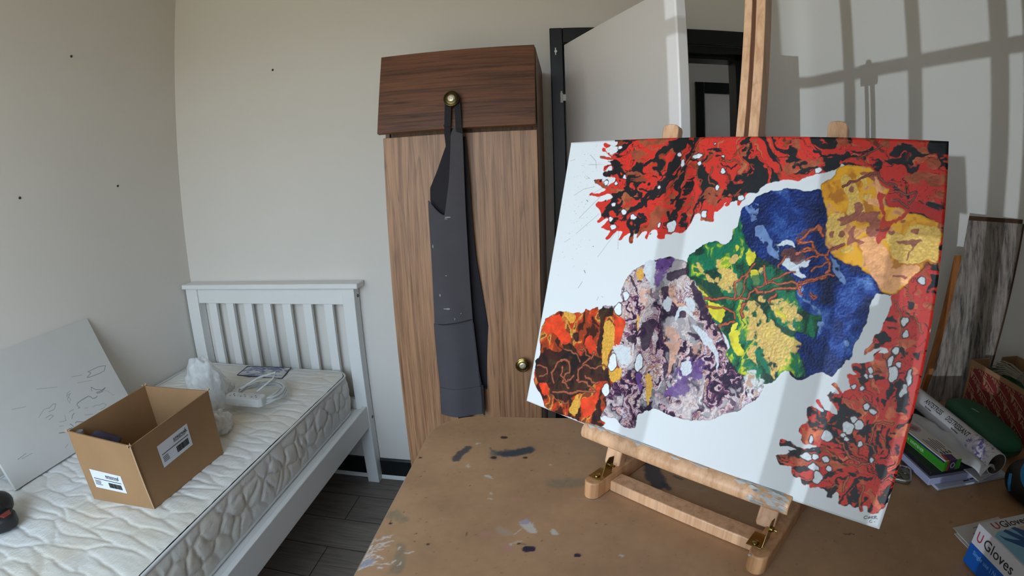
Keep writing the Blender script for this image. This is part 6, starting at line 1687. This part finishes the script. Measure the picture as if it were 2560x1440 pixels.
obj('poster_lettering', merge([rolltext('ANTISTRESS', .0175, .262, aT), rolltext('DESTRESSANT', .0175, .172, aT), rolltext('Natural Incense', .0055, .250, aT + .32), rolltext('Natural Incense', .0055, .140, aT + .32), rolltext('Aromatherapy', .006, .325, aT - .3), rolltext('& comfort', .006, .318, aT)]), INK, rl)
# ornate silver tray corner
st = thing('silver_tray', (.63, .80, TT), 'ornate embossed silver tray tucked behind the painting near the magazines', 'tray')
SILV = plain('tarnished_silver', srgb(132, 128, 116), .3, metal=.9, var=.25, scale=60, bmp=.9, bscale=95)
tc_ = Vector((.6387, .780)); ty = math.radians(146.5); TF = lambda x, y, d: Vector((tc_.x + x * math.cos(ty) - y * math.sin(ty), tc_.y + x * math.sin(ty) + y * math.cos(ty), d))
rrp = rounded_rect(-.060, -.030, .060, .030, .012, .01)
obj('tray_plate', B().prism(rrp, TF, TT + .001, TT + .006), SILV, st, bevel=.001)
b = B(); b.tube([TF(x, y, TT + .007) for x, y in rounded_rect(-.058, -.028, .058, .028, .011, .01)] + [TF(*rounded_rect(-.058, -.028, .058, .028, .011, .01)[0], TT + .007)], .0024, 8); obj('tray_rim', b, STEEL, st, smooth=True)
b = B()
for k in range(5):
    for s_ in (-1, 1):
        b.tube([TF(-.045 + k * .022 + (.002 + .0012 * q) * 2.2 * math.cos(q * .8 * s_), .012 * s_ + (.002 + .0012 * q) * 2.2 * math.sin(q * .8), TT + .0065) for q in range(9)], .0016, 6)
obj('scrollwork', b, SILV, st, smooth=True)
# tape / gadget
gd = thing('round_gadget', (.903, .622, TT), 'black rounded gadget with a bright blue ring on its top', 'gadget')
gcx, gcy = .903, .622; ax_g = Vector((-.35, -.45, .82)).normalized()
BR = plain('black_rubber', (.008, .008, .009), .55, var=.2)
b = blob((gcx, gcy, TT + .036), (.060, .060, .0355), 36, .6); obj('gadget_body', b, BR, gd, smooth=True)
ct = Vector((gcx - .006, gcy - .008, TT + .036)) + ax_g * .030
obj('dial_ring', B().lathe([(.040, 0), (.043, .004), (.040, .010), (.034, .010), (.031, .005), (.031, 0)], ct, ax_g, 40), plain('bright_blue_plastic', srgb(42, 132, 196), .35), gd, smooth='auto')
dl_ = obj('dial_face', B().lathe([(0, 0), (.0315, 0), (.0315, .004), (0, .005)], ct, ax_g, 32), plain('olive_dial', srgb(70, 86, 44), .4), gd)
b = B()
for a in range(3): b.tube([ct + ax_g * .0055 + Vector((.008 * (a - 1), .002, 0)), ct + ax_g * .0055 + Vector((.008 * (a - 1) + .005, -.012, -.002))], .0012, 5)
obj('dial_marks', b, PLAS, dl_)
blu = plain('bright_blue_plastic', (0, 0, 0))
b = B(); b.tube([(gcx - .052, gcy + .022, TT + .050), (gcx - .0575, gcy + .014, TT + .038), (gcx - .058, gcy + .008, TT + .022)], [.004, .005, .003], 8); b.lathe([(0, 0), (.0035, 0), (.003, .0015), (0, .002)], (gcx - .040, gcy - .016, TT + .0625), (-.4, -.3, .8), 12); obj('blue_accents', b, blu, gd, smooth=True)

# ------------------------------------------------------------------ glove box and leaflets
def leaflet(pts_, z, lab):
    o = finish(obj('leaflet', flat_patch(pts_, z, z + .0012), plain('leaflet_paper', srgb(204, 200, 198), .6, var=.02)), None, lab, 'leaflet', 'leaflets under the glove box'); return o
leaflet([(.667, .570), (.668, .470), (.770, .470), (.768, .574)], TT + .0003, 'lower folded white leaflet sticking out behind the glove box')
lf = leaflet([(.673, .583), (.672, .480), (.782, .482), (.786, .588)], TT + .0018, 'upper white leaflet with small print behind the glove box')
b = B()
for i, (a, l_) in enumerate(((.712, .024), (.722, .014), (.700, .034), (.710, .022))): b.prism([(a, .572 - i * .007), (a + l_, .5735 - i * .007), (a + l_, .5745 - i * .007), (a, .573 - i * .007)], lambda x, y, d: (x, y, d), TT + .0031, TT + .0034)
obj('small_print', b, INK, lf)
gb = thing('glove_box', (.70, .385, TT + .003), 'blue and white carton of disposable gloves at the table corner', 'box')
GX0, GX1, GY0, GY1, GZ0, GZ1 = .635, .757, .262, .504, TT + .0035, TT + .077
obj('carton', B().box((GX0, GY0, GZ0), (GX1, GY1, GZ1)), plain('glove_white', srgb(202, 204, 212), .4, var=.01), gb, bevel=.0008)
GS = lambda y, z, d: Vector((GX0 - d, y, z)); GTp = lambda x, y, d: Vector((x, y, GZ1 + d))
BLU = plain('strong_blue_print', srgb(10, 86, 176), .4, var=.03)
hole = [(.385 + .030 * math.cos(a), GZ0 + .001 + .022 * math.sin(a)) for a in [k * math.pi / 14 for k in range(15)]]
obj('blue_panel', B().prism([(GY0, GZ0), (GY1, GZ0), (GY1, GZ1 - .036), (GY0, GZ1 - .034)], GS, 0, .0004), BLU, gb)
obj('thumb_hole', B().prism(hole, GS, .0004, .0007), plain('hole_dark', (.01, .01, .012), .9), gb)
obj('blue_panel', B().box((GX0 + .0, GY1, GZ0), (GX1, GY1 + .0004, GZ1 - .036)), BLU, gb)
obj('picture_panel', B().prism([(GX0 + .002, GY0), (GX1, GY0), (GX1, GY1 - .026), (GX0 + .018, GY1 - .026), (GX0 + .004, GY1 - .034)], GTp, 0, .0003), plain('pale_blue_print', srgb(120, 176, 206), .4, var=.05), gb)
hand = [(.648, .470), (.652, .463), (.664, .455), (.676, .450), (.668, .463), (.662, .476), (.669, .479), (.678, .466), (.688, .452), (.685, .470), (.681, .479), (.690, .480), (.697, .470), (.705, .462), (.722, .440), (.757, .425), (.757, .300), (.725, .345), (.712, .375), (.700, .395), (.692, .400), (.684, .412), (.672, .430), (.660, .446), (.650, .458)]
hd = obj('glove_picture', B().prism(hand, GTp, .0003, .0006), plain('glove_blue_print', srgb(16, 74, 136), .4, var=.06), gb)
obj('arm_picture', B().prism([(.690, .4775), (.757, .4775), (.757, .428), (.728, .442), (.708, .462), (.700, .471)], GTp, .0006, .0008), plain('skin_print', srgb(190, 160, 146), .5, var=.05), gb)
rU = plain('crimson_ink', srgb(178, 34, 60), .5)
tU = lambda x0_, y0_, s_, txt: text_mesh(txt, s_, lambda x, y, d: Vector((x0_ + x, y0_ + y, GZ1 + .0004 + d)), depth=.0003)
sU = lambda y0_, zz, s_, txt, xs=1: text_mesh(txt, s_, lambda x, y, d: Vector((GX0 - .0006 - d, y0_ - x, zz + y)), depth=.0003, xs=xs)
obj('red_letter', merge([tU(.652, .4835, .021, 'U'), sU(.497, GZ1 - .026, .024, 'U', .8)]), rU, gb)
obj('lettering', merge([tU(.668, .4835, .021, 'Gloves'), sU(.480, GZ1 - .026, .024, 'Gloves', 1.0)]), INK, gb)
obj('side_lettering', sU(.492, GZ0 + .024, .0105, 'Single use | Non-Sterile', .95), plain('sky_print', srgb(120, 170, 220), .5), gb)

# ------------------------------------------------------------------ table lamp on the window sill (its shadow falls on the right wall)
def on_sill(wx_, wy_, y=YF - .10): return wx_ - SUNK * (wy_ - y)
SZ = WIN[2]
ly = YF - .05
lx = on_sill(1.196, 1.40, ly)
lmp = thing('table_lamp', (lx, ly, SZ), 'small table lamp with tapered shade standing on the window sill', 'lamp')
LW = plain('lamp_cream', srgb(206, 198, 184), .7)
obj('lamp_base', B().lathe([(0, 0), (.055, 0), (.055, .012), (.050, .02), (.050, .64), (.045, .67), (.015, .68), (.012, .72), (.012, .80), (0, .80)], (lx, ly, SZ + .001), (0, 0, 1), 28), plain('lamp_ceramic', srgb(140, 140, 138), .35), lmp, smooth='auto')
obj('lamp_shade', B().rings([[Vector((lx + r * math.cos(a), ly + r * math.sin(a), SZ + z)) for a in [2 * math.pi * k / 32 for k in range(32)]] for r, z in ((.085, .78), (.068, .95))], caps=False), LW, lmp, smooth=True, solid=.003)
obj('lamp_cap', B().lathe([(0, .948), (.068, .948), (.068, .951), (0, .951)], (lx, ly, SZ), (0, 0, 1), 28), LW, lmp)
